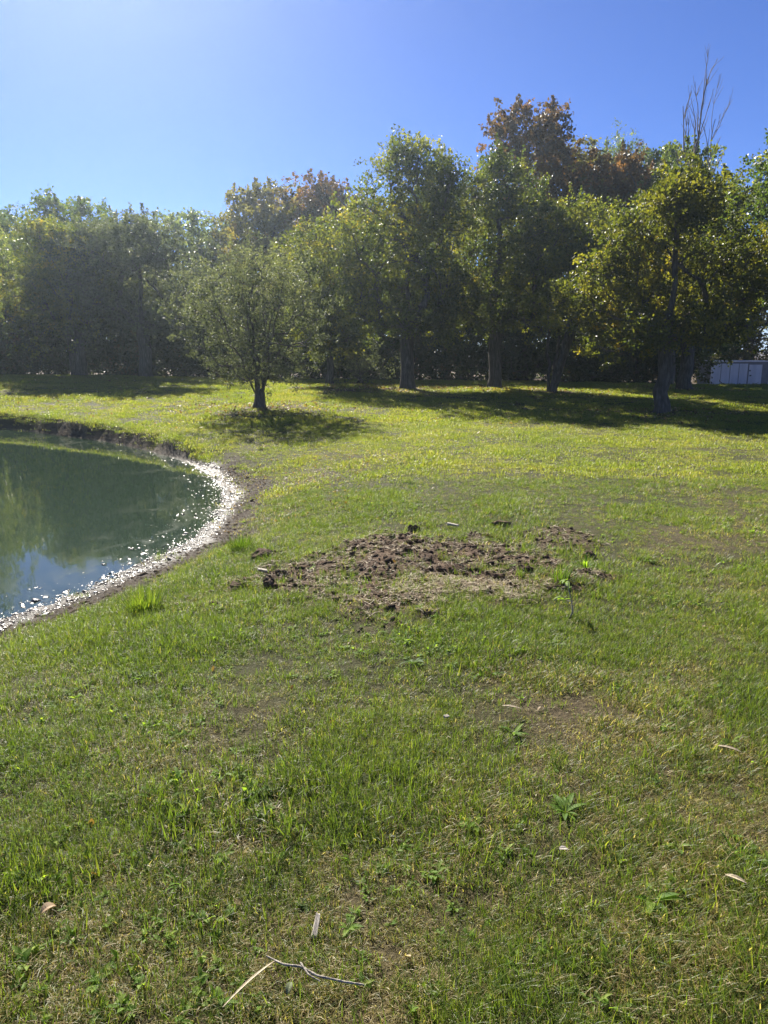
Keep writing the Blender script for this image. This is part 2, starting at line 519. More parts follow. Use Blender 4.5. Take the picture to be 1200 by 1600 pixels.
gx = axis([(-20, -4.2, 0.2), (-4.2, 2.4, 0.06), (2.4, 18, 0.25)], 900)
gy = axis([(-1, 3.6, 0.12), (3.6, 9.0, 0.06), (9.0, 36, 0.12), (36, 50, 0.5)], 900)
X, Y = np.meshgrid(gx, gy)
Z = height(X, Y)
s_, far_, mud_, dirt_, dry_, lit_ = masks(X, Y)
wet_ = smooth(0.36, 0.08, s_ + (fbm(X * 1.3, Y * 1.3, 0, 31) - 0.5) * 0.5) * (1 - far_)
nx, ny = len(gx), len(gy)
ii = (np.arange(ny - 1)[:, None] * nx + np.arange(nx - 1)[None, :]).ravel()
gf = np.stack([ii, ii + 1, ii + nx + 1, ii + nx], -1)
gme = new_mesh('ground', np.stack([X, Y, Z], -1).reshape(-1, 3), gf, None, True,
               {'mud': mud_.ravel(), 'dirt': dirt_.ravel(), 'dry': dry_.ravel(), 'litter': lit_.ravel(), 'wet': wet_.ravel()})
ground = obj('ground', gme, ground_material())
ground['kind'] = 'structure'

wx = axis([(-14, 0.2, 0.2)], 12, 1.3)
wx = np.concatenate([np.linspace(-54, -14.5, 30), np.arange(-14, 0.21, 0.2)])
wy = np.arange(-0.5, 29, 0.25)
WX, WY = np.meshgrid(wx, wy)
ws = shore_dist(WX, WY)
scum = smooth(-1.7, -0.1, ws + (fbm(WX.ravel() * .6, WY.ravel() * .6, 0, 88) - .5) * 1.6) * 0.7
keep = ws.reshape(WX.shape) < 0.9
wi = (np.arange(len(wy) - 1)[:, None] * len(wx) + np.arange(len(wx) - 1)[None, :])
kk = keep[:-1, :-1] | keep[1:, 1:] | keep[1:, :-1] | keep[:-1, 1:]
wi = wi[kk]
wf = np.stack([wi, wi + 1, wi + len(wx) + 1, wi + len(wx)], -1)
wme = new_mesh('pond_water', np.stack([WX, WY, np.full(WX.shape, WATER)], -1).reshape(-1, 3), wf, None, True, {'scum': scum})
pond = obj('pond_water', wme, water_material())
pond['kind'] = 'structure'

# ------------------------------------------------------------------ many small pieces: one object, geometry nodes place its own pieces
def instancer(name, variants, mats, pts, rots, scl, pick, label, cat):
    """variants: list of (verts, faces list, tint, material index)"""
    V, F, T, K, MI = [], [], [], [], []
    n = 0
    for k, (v, fs, t, mi) in enumerate(variants):
        V.append(v)
        T.append(t)
        K.append(np.full(len(v), k))
        for f in fs:
            F.append((np.asarray(f) + n, mi))
        n += len(v)
    npnt = len(pts)
    V.append(pts)
    T.append(np.zeros(npnt))
    K.append(np.full(npnt, -1))
    F.sort(key=lambda q: q[0].shape[1])
    me = new_mesh(name, np.concatenate(V), [f for f, _ in F], np.concatenate(T), True)
    me.polygons.foreach_set('material_index', np.concatenate([np.full(len(f), mi, np.int32) for f, mi in F]))
    a = me.attributes.new('variant', 'INT', 'POINT')
    a.data.foreach_set('value', np.concatenate(K).astype(np.int32))
    pad = lambda arr: np.concatenate([np.zeros((n,) + arr.shape[1:]), arr])
    a = me.attributes.new('rot', 'FLOAT_VECTOR', 'POINT')
    a.data.foreach_set('vector', pad(rots).astype(np.float32).ravel())
    a = me.attributes.new('scl', 'FLOAT_VECTOR', 'POINT')
    a.data.foreach_set('vector', pad(scl).astype(np.float32).ravel())
    a = me.attributes.new('pick', 'INT', 'POINT')
    a.data.foreach_set('value', pad(pick).astype(np.int32))
    for m in mats:
        me.materials.append(m)
    o = obj(name, me)
    ng = bpy.data.node_groups.new(name + '_scatter', 'GeometryNodeTree')
    ng.interface.new_socket('Geometry', in_out='INPUT', socket_type='NodeSocketGeometry')
    ng.interface.new_socket('Geometry', in_out='OUTPUT', socket_type='NodeSocketGeometry')
    N, L = ng.nodes, ng.links
    gi, go = N.new('NodeGroupInput'), N.new('NodeGroupOutput')
    def named(nm, ty):
        q = N.new('GeometryNodeInputNamedAttribute')
        q.data_type = ty
        q.inputs['Name'].default_value = nm
        return q.outputs['Attribute']
    va = named('variant', 'INT')
    def part(k):
        cmp_ = N.new('FunctionNodeCompare')
        cmp_.data_type, cmp_.operation = 'INT', 'EQUAL'
        L.new(va, cmp_.inputs[2])
        cmp_.inputs[3].default_value = k
        sg = N.new('GeometryNodeSeparateGeometry')
        sg.domain = 'POINT'
        L.new(gi.outputs[0], sg.inputs['Geometry'])
        L.new(cmp_.outputs[0], sg.inputs['Selection'])
        return sg.outputs['Selection']
    jn = N.new('GeometryNodeJoinGeometry')
    for k in reversed(range(len(variants))):
        g2i = N.new('GeometryNodeGeometryToInstance')
        L.new(part(k), g2i.inputs[0])
        L.new(g2i.outputs[0], jn.inputs[0])
    ip = N.new('GeometryNodeInstanceOnPoints')
    L.new(part(-1), ip.inputs['Points'])
    L.new(jn.outputs[0], ip.inputs['Instance'])
    ip.inputs['Pick Instance'].default_value = True
    L.new(named('pick', 'INT'), ip.inputs['Instance Index'])
    L.new(named('rot', 'FLOAT_VECTOR'), ip.inputs['Rotation'])
    L.new(named('scl', 'FLOAT_VECTOR'), ip.inputs['Scale'])
    L.new(ip.outputs[0], go.inputs[0])
    mod = o.modifiers.new('scatter', 'NODES')
    mod.node_group = ng
    tag(o, label, cat, kind='stuff')
    return o

def blade(b, r, base, length, width, lean, az, tint, segs=3, curl=1.0):
    """one bent grass blade"""
    t = np.linspace(0, 1, segs + 1)
    ang = lean * (0.25 + curl * t)
    dl = length / segs
    out = np.concatenate([[0], np.cumsum(np.sin(ang[1:]) * dl)])
    up = np.concatenate([[0], np.cumsum(np.cos(ang[1:]) * dl)])
    d = np.array([math.cos(az), math.sin(az)])
    pn = np.array([-d[1], d[0]])
    w = width * 0.5 * (1 - t ** 1.8)
    verts = []
    for i in range(segs):
        c = np.array(base[:2]) + d * out[i]
        verts.append((*(c - pn * w[i]), up[i] + base[2]))
        verts.append((*(c + pn * w[i]), up[i] + base[2]))
    c = np.array(base[:2]) + d * out[segs]
    verts.append((*c, up[segs] + base[2]))
    q = [(2 * i, 2 * i + 1, 2 * i + 3, 2 * i + 2) for i in range(segs - 1)]
    n0 = b.n
    b.add(verts, q if q else np.zeros((0, 4), int), tint)
    b.t.append(np.array([(2 * segs - 2, 2 * segs - 1, 2 * segs)]) + n0)

def clump(seed, n, radius, hmin, hmax, width, straw, lean=(0.15, 1.1), segs=3, tone=0.30):
    r = np.random.default_rng(seed)
    b = Build()
    for _ in range(n):
        a, q = r.uniform(0, 2 * np.pi), radius * math.sqrt(r.uniform())
        is_straw = r.uniform() < straw
        tint = r.uniform(0.68, 1.0) if is_straw else np.clip(r.normal(tone, 0.13), 0.02, 0.58)
        ln = r.uniform(*lean) if not is_straw else r.uniform(0.8, 1.6)
        blade(b, r, (q * math.cos(a), q * math.sin(a), -0.006), r.uniform(hmin, hmax) * (0.8 if is_straw else 1), width * r.uniform(0.6, 1.3), ln, r.uniform(0, 2 * np.pi), tint, segs)
    v, f, t = b.arrays()
    return v, f, t, 0

def leaf_blade_mesh(b, base, d, length, width, droop, tint, lobes=0, rise=0.5, segs=5):
    """a broad leaf along direction d (azimuth), arching"""
    t = np.linspace(0, 1, segs + 1)
    prof = np.sin(np.pi * np.clip(t * 0.92 + 0.06, 0, 1)) ** 0.8
    if lobes:
        prof = prof * (0.72 + 0.28 * np.cos(t * lobes * 2 * np.pi))
    ang = rise - droop * t
    dl = length / segs
    out = np.concatenate([[0], np.cumsum(np.cos(ang[1:]) * dl)])
    up = np.concatenate([[0], np.cumsum(np.sin(ang[1:]) * dl)])
    D = np.array([math.cos(d), math.sin(d)])
    Pn = np.array([-D[1], D[0]])
    V = []
    for i in range(segs + 1):
        c = np.array(base[:2]) + D * out[i]
        w = width * 0.5 * prof[i]
        V += [(*(c - Pn * w), base[2] + up[i] + w * 0.35), (*c, base[2] + up[i]), (*(c + Pn * w), base[2] + up[i] + w * 0.35)]
    q = []
    for i in range(segs):
        q += [(3 * i, 3 * i + 1, 3 * i + 4, 3 * i + 3), (3 * i + 1, 3 * i + 2, 3 * i + 5, 3 * i + 4)]
    b.add(V, q, tint)

def weed_clump(seed, n, size, width):
    r = np.random.default_rng(seed)
    b = Build()
    for _ in range(n):
        a = r.uniform(0, 2 * np.pi)
        leaf_blade_mesh(b, (r.normal(0, size * .35), r.normal(0, size * .35), r.uniform(0, .015)), a, size * r.uniform(.5, 1.1), width * r.uniform(.7, 1.2), r.uniform(.3, 1.2), r.uniform(0.1, 0.9), 0, r.uniform(.3, 1.1), 3)
    v, f, t = b.arrays()
    return v, f, t, 1

variants = []
for k in range(6):
    variants.append(clump(100 + k, 32, 0.055, 0.025, 0.08, 0.0025, 0.20, (0.2, 1.35), tone=0.24))                      # 0-5 fine turf
for k in range(3):
    variants.append(clump(120 + k, 32, 0.065, 0.03, 0.075, 0.0024, 0.7, (0.7, 1.5)))           # 6-8 dry thatch
for k in range(3):
    variants.append(clump(140 + k, 9, 0.05, 0.04, 0.095, 0.0055, 0.05, (0.3, 1.1)))             # 9-11 coarse crabgrass
for k in range(4):
    variants.append(clump(160 + k, 40, 0.12, 0.02, 0.05, 0.0055, 0.15, segs=2, tone=0.48))                # 12-15 mid and far turf
for k in range(2):
    variants.append(clump(180 + k, 34, 0.12, 0.025, 0.05, 0.006, 0.7, (0.6, 1.5), segs=2))     # 16-17 far dry turf
for k in range(3):
    variants.append(weed_clump(200 + k, 8, 0.038, 0.014))                                        # 18-20 small broad weeds
for k in range(2):
    variants.append(clump(220 + k, 40, 0.17, 0.025, 0.06, 0.011, 0.12, segs=2, tone=0.5))                  # 21-22 far turf
TURF, DRYT, CRAB, MIDT, MIDD, WEED, FART = (0, 6), (6, 9), (9, 12), (12, 16), (16, 18), (18, 21), (21, 23)

def lawn_points():
    P_, pick_, sc_ = [], [], []
    for y0, y1, dens, near in ((0.7, 3.2, 2300, 2), (3.2, 5.5, 1600, 2), (5.5, 9.5, 620, 1), (9.5, 17, 240, 0), (17, 36, 100, -1)):
        xm = 0.56 * y1 + 1.3
        n = int((y1 - y0) * 2 * xm * dens)
        x, y = rng.uniform(-xm, xm, n), rng.uniform(y0, y1, n)
        ok = np.abs(x) < 0.56 * y + 1.3
        x, y = x[ok], y[ok]
        s, far, mud, dirt, dry, lit = masks(x, y)
        thick = 0.36 + 0.64 * smooth(0.36, 0.6, fbm(x * 1.7, y * 1.7, 0, 201, 4))
        p = thick * (1 - 0.5 * smooth(1.0, 0.3, np.hypot((x - 0.85) / 0.6, (y - 3.15) / 0.45))) * (1 - 0.97 * mud) * (1 - 0.87 * dirt) * (1 - 0.5 * dry) * (1 - 0.75 * lit * (y < 33) - 0.97 * lit * (y >= 33)) * (s > 0.04)
        k = rng.uniform(size=len(x)) < p
        x, y, s, dry, dirt = x[k], y[k], s[k], dry[k], dirt[k]
        u = rng.uniform(size=len(x))
        isdry = u < (0.09 + 0.05 * (near == 2) + 0.65 * dry)
        rg = lambda ab: rng.integers(ab[0], ab[1], len(x))
        if near >= 1:
            pk = np.where(isdry, rg(DRYT), rg(TURF))
            crab = smooth(0.56, 0.7, fbm(x * 1.1 + 7, y * 1.1, 0, 211, 3)) + 0.9 * smooth(0.9, 0.2, np.hypot(x + 0.85, y - 2.25) / 0.8)
            pk = np.where(rng.uniform(size=len(x)) < (0.055 if near == 2 else 0.015) * crab, rg(CRAB), pk)
            wd = smooth(0.54, 0.68, fbm(x * 0.9 + 17, y * 0.9, 0, 221, 3)) + 2.2 * smooth(1.0, 0.3, np.hypot((x - 0.1) / 1.2, (y - 4.05) / 0.6))
            pk = np.where(rng.uniform(size=len(x)) < 0.012 + 0.085 * wd, rg(WEED), pk)
            sc0 = 0.92 if near == 2 else 0.95
        elif near == 0:
            pk = np.where(isdry, rg(MIDD), rg(MIDT))
            sc0 = 1.0
        else:
            pk = np.where(isdry, rg(MIDD), rg(FART))
            sc0 = 1.0
        tall = 0.35 + 1.3 * fbm(x * 1.6, y * 1.6, 0, 231, 3)
        P_.append(np.stack([x, y, height(x, y)], -1))
        pick_.append(pk)
        sc_.append(sc0 * tall * rng.uniform(0.75, 1.25, len(x)))
    # ragged fringe of longer grass along the lip of the cut bank
    t = rng.uniform(size=2600)
    seg = SHORE[:13 * 8]
    idx = (t * (len(seg) - 1)).astype(int)
    f = rng.uniform(size=len(t))[:, None]
    pts = seg[idx] * (1 - f) + seg[idx + 1] * f
    nrm = np.stack([-(seg[idx + 1] - seg[idx])[:, 1], (seg[idx + 1] - seg[idx])[:, 0]], -1)
    nrm /= np.linalg.norm(nrm, axis=1, keepdims=True)
    pts = pts + nrm * rng.uniform(0.22, 0.5, len(t))[:, None]
    s = shore_dist(pts[:, 0], pts[:, 1])
    ok = (s > 0.2) & (pts[:, 1] > 13) & (pts[:, 0] > -16)
    pts = pts[ok]
    P_.append(np.stack([pts[:, 0], pts[:, 1], height(pts[:, 0], pts[:, 1]) - 0.01], -1))
    pick_.append(rng.integers(12, 16, len(pts)))
    sc_.append(rng.uniform(0.8, 1.6, len(pts)))
    return np.concatenate(P_), np.concatenate(pick_), np.concatenate(sc_)

lp, lpick, lsc = lawn_points()
lrot = np.stack([rng.normal(0, 0.12, len(lp)), rng.normal(0, 0.12, len(lp)), rng.uniform(0, 6.283, len(lp))], -1)
lscl = np.stack([lsc, lsc, lsc * rng.uniform(0.75, 1.2, len(lp))], -1)
instancer('lawn_grass', variants, [M['grass'], M['weed']], lp, lrot, lscl, lpick, 'mown green lawn grass with dry straw and small weeds', 'grass')

# ------------------------------------------------------------------ shore pebbles, soil crumbs, fallen leaves
def lump(seed, sub=1, rough=0.35, flat=0.6):
    import bmesh
    bm = bmesh.new()
    bmesh.ops.create_icosphere(bm, subdivisions=sub, radius=1.0)
    v = np.array([q.co[:] for q in bm.verts])
    f = np.array([[w.index for w in q.verts] for q in bm.faces])
    bm.free()
    d = 1 + rough * 2 * (fbm(v[:, 0] * 1.3 + seed, v[:, 1] * 1.3, v[:, 2] * 1.3, seed, 3) - 0.5)
    v = v * d[:, None]
    v[:, 2] *= flat
    return v, f

pv = []
for k in range(5):
    v, f = lump(300 + k, 1, 0.6, 0.42)
    pv.append((v, [f], np.full(len(v), [0.1, 0.3, 0.5, 0.75, 1.0][k]), 0))
for k in range(3):
    v, f = lump(310 + k, 1, 0.7, 0.45)
    pv.append((v, [f], np.full(len(v), .5), 1))
n = 150000
x, y = rng.uniform(-6.5, 0.2, n), rng.uniform(2.5, 15, n)
s, far, mud, *_ = masks(x, y)
k = (rng.uniform(size=n) < mud * (1 - far) * (0.12 + 0.88 * smooth(-0.25, 0.05, s)) * (1 - 0.6 * smooth(0.15, 0.4, s))) & (s > -0.45)
x, y, s = x[k], y[k], s[k]
pz = np.maximum(height(x, y), WATER - 0.004)
psz = rng.lognormal(math.log(0.0085), 0.5, len(x))
pr = np.stack([rng.normal(0, .25, len(x)), rng.normal(0, .25, len(x)), rng.uniform(0, 6.28, len(x))], -1)
instancer('shore_gravel', pv, [M['wet'], M['soil']], np.stack([x, y, pz], -1), pr, np.stack([psz, psz * rng.uniform(.6, 1.4, len(x)), psz * rng.uniform(.5, 1, len(x))], -1),
          np.where(rng.uniform(size=len(x)) < smooth(0.15, 0.38, s), rng.integers(5, 8, len(x)), rng.integers(0, 5, len(x))), 'wet glinting gravel and mud flecks along the waterline', 'gravel')

def soil_scatter():
    va = []
    for k in range(4):
        v, f = lump(330 + k, 1, 0.9, 0.7)
        va.append((v, [f], np.full(len(v), .5), 0))
    r = np.random.default_rng(5)
    for k in range(3):                      # straw and root fibres
        b = Build()
        for _ in range(5):
            p0 = r.normal(0, .6, 3) * (1, 1, .15)
            a = r.uniform(0, 6.28)
            p = p0 + np.outer(np.linspace(-1, 1, 4), [math.cos(a), math.sin(a), r.normal(0, .15)]) * r.uniform(.6, 1.6) + r.normal(0, .1, (4, 3))
            b.add(*tube(p, [.05, .07, .06, .03], 3), .5)
        v, f, t = b.arrays()
        va.append((v, f, t, 1))
    n = 26000
    x, y = r.uniform(-1.9, 2.2, n), r.uniform(3.9, 7.3, n)
    m = dirt_mask(x, y)
    k = r.uniform(size=n) < m * 0.75
    x, y = x[k], y[k]
    straw_zone = smooth(1.0, 0.3, np.hypot((x - 0.55) / 0.8, (y - 4.95) / 0.55))
    isst = r.uniform(size=len(x)) < 0.14 + 0.66 * straw_zone
    sz = np.where(isst, r.uniform(.016, .04, len(x)), r.lognormal(math.log(.007), .65, len(x)))
    sz = np.minimum(sz, 0.034)
    pk = np.where(isst, r.integers(4, 7, len(x)), r.integers(0, 4, len(x)))
    z = height(x, y) + np.where(isst, .008, 0.0)
    ro = np.stack([r.normal(0, .2, len(x)), r.normal(0, .2, len(x)), r.uniform(0, 6.28, len(x))], -1)
    instancer('soil_crumbs', va, [M['soil'], M['straw']], np.stack([x, y, z], -1), ro, np.stack([sz] * 3, -1), pk, 'loose brown soil crumbs and straw on the bare patch', 'soil')
soil_scatter()

def litter_scatter():
    r = np.random.default_rng(8)
    va = []
    for k in range(4):
        b = Build()
        leaf_blade_mesh(b, (-.5, 0, .1), 0, 1.0, .6, r.uniform(-1, 1), [.15, .45, .7, 1.0][k], 0, r.uniform(-.3, .5), 4)
        v, f, t = b.arrays()
        va.append((v, f, t, 0))
    xs, ys = [], []
    for cx, cy_, rad in TREE_FEET:
        n = int(330 * rad * rad)
        a, q = r.uniform(0, 6.28, n), rad * 1.5 * np.sqrt(r.uniform(size=n))
        xs.append(cx + q * np.cos(a) * 1.3); ys.append(cy_ + q * np.sin(a))
    n = 3000
    xs.append(r.uniform(-20, 20, n)); ys.append(r.uniform(16, 36, n))
    n = 170
    yy = 1.4 + 14 * r.uniform(size=n) ** 1.6
    xs.append(r.uniform(-.6, .6, n) * (yy + 1)); ys.append(yy)
    n = 900
    xs.append(r.uniform(-2.6, -.2, n)); ys.append(r.uniform(8, 12.5, n))
    x, y = np.concatenate(xs), np.concatenate(ys)
    k = shore_dist(x, y) > 0.1
    x, y = x[k], y[k]
    sz = r.uniform(.025, .06, len(x)) * np.where(y > 14, 1.5, .6)
    ro = np.stack([r.normal(0, .5, len(x)), r.normal(0, .5, len(x)), r.uniform(0, 6.28, len(x))], -1)
    instancer('fallen_leaves', va, [M['litter']], np.stack([x, y, height(x, y) + .012], -1), ro, np.stack([sz] * 3, -1), r.integers(0, 4, len(x)), 'dry brown fallen leaves scattered over the lawn', 'leaves')
litter_scatter()

# ------------------------------------------------------------------ trees
def leaf_mesh(name, C, size, r, tint, up_bias=0.6, aspect=0.62):
    """C: leaf centres (n,3). Each leaf is two faces folded along the midrib."""
    n = len(C)
    d = r.normal(size=(n, 3))
    d[:, 2] -= 0.45
    d /= np.linalg.norm(d, axis=1, keepdims=True)
    nr = r.normal(size=(n, 3))
    nr[:, 2] += up_bias
    w = np.cross(d, nr)
    w /= np.linalg.norm(w, axis=1, keepdims=True) + 1e-9
    nn = np.cross(w, d)
    L = size * r.uniform(.5, 1.45, n)[:, None]
    W = L * aspect * .5
    base, tip = C - d * L * .5, C + d * L * .5
    a, b2 = C + w * W + nn * W * .35 - d * L * .06, C - w * W + nn * W * .35 - d * L * .06
    V = np.stack([base, a, tip, b2], 1).reshape(-1, 3)
    i = np.arange(n)[:, None] * 4
    F = np.concatenate([i + [[0, 1, 2]], i + [[0, 2, 3]]])
    return new_mesh(name, V, F, np.repeat(tint, 4))

def skeleton(trunks, targets, r, spacing=0.4, bow=0.12):
    """trunks: list of polylines (k,3). Grows a limb to every target from the best node so far. Returns chains of nodes and the node table."""
    pos, par, dr = [], [], []
    chains = []
    for tr in trunks:
        ch = []
        for i, p in enumerate(tr):
            pos.append(np.array(p, float)); par.append(len(pos) - 2 if i else -1)
            d = np.array(tr[min(i + 1, len(tr) - 1)]) - np.array(tr[max(i - 1, 0)])
            dr.append(d / np.linalg.norm(d)); ch.append(len(pos) - 1)
        chains.append(ch)
    first = np.array([min(3, len(tr) - 1) for tr in trunks])
    cap = len(pos) + len(targets) * 14 + 10
    P = np.zeros((cap, 3)); D = np.zeros((cap, 3)); ok = np.zeros(cap, bool)
    n = len(pos)
    P[:n], D[:n] = pos, dr
    zmin = [tr[int(len(tr) * .45)][2] for tr in trunks]
    for ti, ch in enumerate(chains):
        for c in ch:
            ok[c] = P[c, 2] >= zmin[ti]
    cen = np.array(trunks[0][int(len(trunks[0]) * .5)])
    order = np.argsort(np.linalg.norm(targets - cen, axis=1))
    for ti in order:
        t = targets[ti]
        d = t - P[:n]
        Ls = np.linalg.norm(d, axis=1) + 1e-6
        cs = (d * D[:n]).sum(1) / Ls
        cost = Ls * (1.5 - .5 * cs) + np.maximum(-d[:, 2], 0) * .8 + np.where(ok[:n], 0, 1e6)
        j = int(np.argmin(cost))
        L = Ls[j]
        m = int(np.clip(round(L / spacing), 2, 12))
        c1 = P[j] + D[j] * L * .38 + np.array([0, 0, bow * L])
        tt = np.linspace(0, 1, m + 1)[1:, None]
        path = (1 - tt) ** 2 * P[j] + 2 * tt * (1 - tt) * c1 + tt * tt * t
        path[:-1] += r.normal(0, .03, (m - 1, 3)) * min(1, L)
        ch = [j]
        prev = P[j]
        for q in path:
            P[n] = q
            dd = q - prev
            D[n] = dd / (np.linalg.norm(dd) + 1e-9)
            ok[n] = True
            par.append(ch[-1]); ch.append(n); prev = q; n += 1
        chains.append(ch)
    return P[:n], np.array(par), chains

def wood_mesh(name, P, par, chains, ntrunk, trunk_r, min_r=.007, flare=.45, expo=.5, foot_tube=None):
    n = len(P)
    tips = np.zeros(n)
    for ch in chains:
        tips[ch[-1]] += 1
    for i in range(n - 1, -1, -1):
        if par[i] >= 0:
            tips[par[i]] += tips[i]
    tot = max(tips[ch[0]] for ch in chains[:ntrunk])
    R = np.maximum(trunk_r * (tips / tot) ** expo, min_r)
    b = Build()
    if foot_tube is not None:
        b.add(*tube(*foot_tube, 12))
        flare = 0.25
    for k, ch in enumerate(chains):
        rr = R[ch].copy()
        if k < ntrunk:
            z = P[ch][:, 2] - P[ch[0]][2]
            rr *= 1 + flare * np.exp(-np.maximum(z, 0) / .22)
            b.add(*tube(P[ch], rr, 12))
        else:
            rr[0] = min(rr[0], rr[1] * 1.25)
            rr[-1] *= .5
            b.add(*tube(P[ch], rr, 5 if rr[0] < .05 else 7))
    return b.mesh(name, True)

def crown_targets(r, n, R, z0, z1, prof, seed, gap=.42, lumpy=.35, shell=.45, cx=0., cy_=0.):
    """cluster centres in a lumpy envelope with holes"""
    out = []
    while len(out) < n:
        t = r.uniform()
        a = r.uniform(0, 6.283)
        q = r.uniform() ** shell
        lim = R * np.interp(t, prof[0], prof[1]) * (1 - lumpy + 2 * lumpy * fbm(math.cos(a) * 1.4 + 9, math.sin(a) * 1.4 + 9, t * 4.0, seed, 2))
        # area weighting
        if r.uniform() > (lim / (R * 1.2)) ** 1.1:
            continue
        p = np.array([cx + math.cos(a) * q * lim, cy_ + math.sin(a) * q * lim, z0 + (z1 - z0) * t])
        if fbm(p[0] * .62, p[1] * .62, p[2] * .62, seed + 5, 2) < gap + .05:
            continue
        out.append(p)
    return np.array(out)

PEAR = ([0, .08, .3, .6, .85, 1.0], [.45, .8, 1.0, .82, .5, .12])
ROUND = ([0, .15, .4, .7, .9, 1.0], [.35, .75, 1.0, .92, .6, .2])
VASE = ([0, .2, .45, .7, .88, 1.0], [.42, .72, .98, 1.0, .78, .3])
TALL = ([0, .15, .4, .7, .9, 1.0], [.6, .85, 1.0, .85, .55, .15])
BUSH = ([0, .3, .7, 1.0], [.95, 1.0, .75, .2])

def leaves_from(r, T, per, sig, seed, parts_up=0.0, shoots=0, shoot_len=.8, zsq=.8):
    m = max(1, per // 24)                                   # sprays of leaves round each limb end
    S = np.repeat(T, m, axis=0) + r.normal(size=(len(T) * m, 3)) * [sig * 1.15, sig * 1.15, sig * zsq * 1.15]
    st = np.repeat(r.normal(.36, .15, len(T)), m) + r.normal(0, .12, len(S))
    k = per // m
    ax = r.normal(size=(len(S), 3)) * [1, 1, .6]
    ax /= np.linalg.norm(ax, axis=1, keepdims=True)
    u = r.uniform(-1, 1, (len(S), k, 1))
    C = (S[:, None, :] + ax[:, None, :] * u * sig * .75 + r.normal(size=(len(S), k, 3)) * sig * .27).reshape(-1, 3)
    clump_t = np.repeat(st, k) + r.normal(0, .1, len(C))
    if shoots:
        hi = T[np.argsort(-T[:, 2] - r.uniform(0, 1.6, len(T)))[:shoots]]
        for p in hi:
            m = 45
            u = r.uniform(0, 1, m)
            ax = np.array([r.normal(0, .16), r.normal(0, .16), 1.0]) * shoot_len * r.uniform(.4, 1.1)
            q = p + u[:, None] * ax + r.normal(size=(m, 3)) * .09 * (1.15 - u[:, None])
            C = np.concatenate([C, q])
            clump_t = np.concatenate([clump_t, r.normal(.42, .15, m)])
    g = fbm(C[:, 0] * .55 + seed, C[:, 1] * .55, C[:, 2] * .55, seed, 2)
    return C, np.clip(clump_t + (g - .5) * 1.1, 0, 1)

def tree(name, label, xy, seed, H, R, trunk_h, trunk_r, leafmat, prof=PEAR, n=260, per=120, sig=.26, leaf=.085, stems=1, lean=(0, 0), spread=.0,
         crown0=None, gap=.42, lumpy=.5, shoots=14, bark='bark', group=None, cat='tree', shell=.45, zoff=0.0, extra=None, aspect=.62, leader=.72, off=(0, 0), dense=1.4, foot=None, fork=None):
    r = np.random.default_rng(seed)
    z0 = crown0 if crown0 is not None else trunk_h
    n, R = int(n * dense), R * 1.17
    T = crown_targets(r, n, R, z0, H - .25, prof, seed, gap, lumpy, shell, lean[0] + off[0], lean[1] + off[1])
    if extra is not None:
        T = np.concatenate([T, np.array(extra, float)])
    trunks = []
    for k in range(stems):
        a = r.uniform(0, 6.28) if stems == 1 else k / stems * 6.283 + r.uniform(-.4, .4)
        top = np.array([lean[0] + spread * math.cos(a), lean[1] + spread * math.sin(a), H * leader * (1 if stems == 1 else r.uniform(.75, 1))])
        m = 11
        t = np.linspace(0, 1, m)[:, None]
        base = np.array([math.cos(a), math.sin(a), 0]) * ((trunk_r * .7 if foot is None else foot) if stems > 1 else 0) + [0, 0, -.12]
        mid = np.array([top[0] * .35, top[1] * .35, trunk_h])
        pl = (1 - t) ** 2 * base + 2 * t * (1 - t) * mid + t * t * top
        if fork is not None:
            sp_ = spread * (1 if k % 3 else .35)
            top = np.array([sp_ * math.cos(a), sp_ * math.sin(a), H * leader * r.uniform(.85, 1.0)])
            base = np.array([math.cos(a) * foot, math.sin(a) * foot, fork - .12])
            mid = np.array([top[0] * .45, top[1] * .45, H * .34])
            pl = (1 - t) ** 2 * base + 2 * t * (1 - t) * mid + t * t * top
        pl[1:-1] += r.normal(0, .045, (m - 2, 3)) * [1, 1, 0]
        trunks.append(pl)
    P, par, ch = skeleton(trunks, T, r)
    root = thing(name, label, cat, (xy[0], xy[1], hz(*xy) + zoff), 0, group)
    foot_tube = None
    if fork is not None:
        zz = np.linspace(-.12, fork + .06, 7)
        foot_tube = (np.stack([.03 * np.sin(zz * 5), .02 * np.cos(zz * 4), zz], -1), .125 + .06 * np.exp(-np.maximum(zz, 0) / .15) - .04 * (zz > fork))
    obj('trunk', wood_mesh('trunk', P, par, ch, stems, trunk_r, foot_tube=foot_tube), M[bark], root)
    C, ti = leaves_from(r, T, per, sig, seed, shoots=shoots)
    obj('crown', leaf_mesh('crown', C, leaf * 1.12, r, ti, aspect=aspect), M[leafmat], root)
    return root

def copy_tree(src, label, xy, rz, s, leafmat=None, group=None):
    o = src.copy()
    COL.objects.link(o)
    o.location = (xy[0], xy[1], hz(*xy))
    o.rotation_euler = (0, 0, rz)
    o.scale = s if isinstance(s, tuple) else (s, s, s)
    o['label'] = label
    if group:
        o['group'] = group
    for c in list(src.children):
        d = c.copy()
        COL.objects.link(d)
        d.parent = o
        if leafmat and c.name.startswith('crown'):
            d.material_slots[0].link = 'OBJECT'
            d.material_slots[0].material = M[leafmat]
    return o

ROW = 'row of trees along the lawn edge'
WOOD = 'tall trees of the wood behind the row'
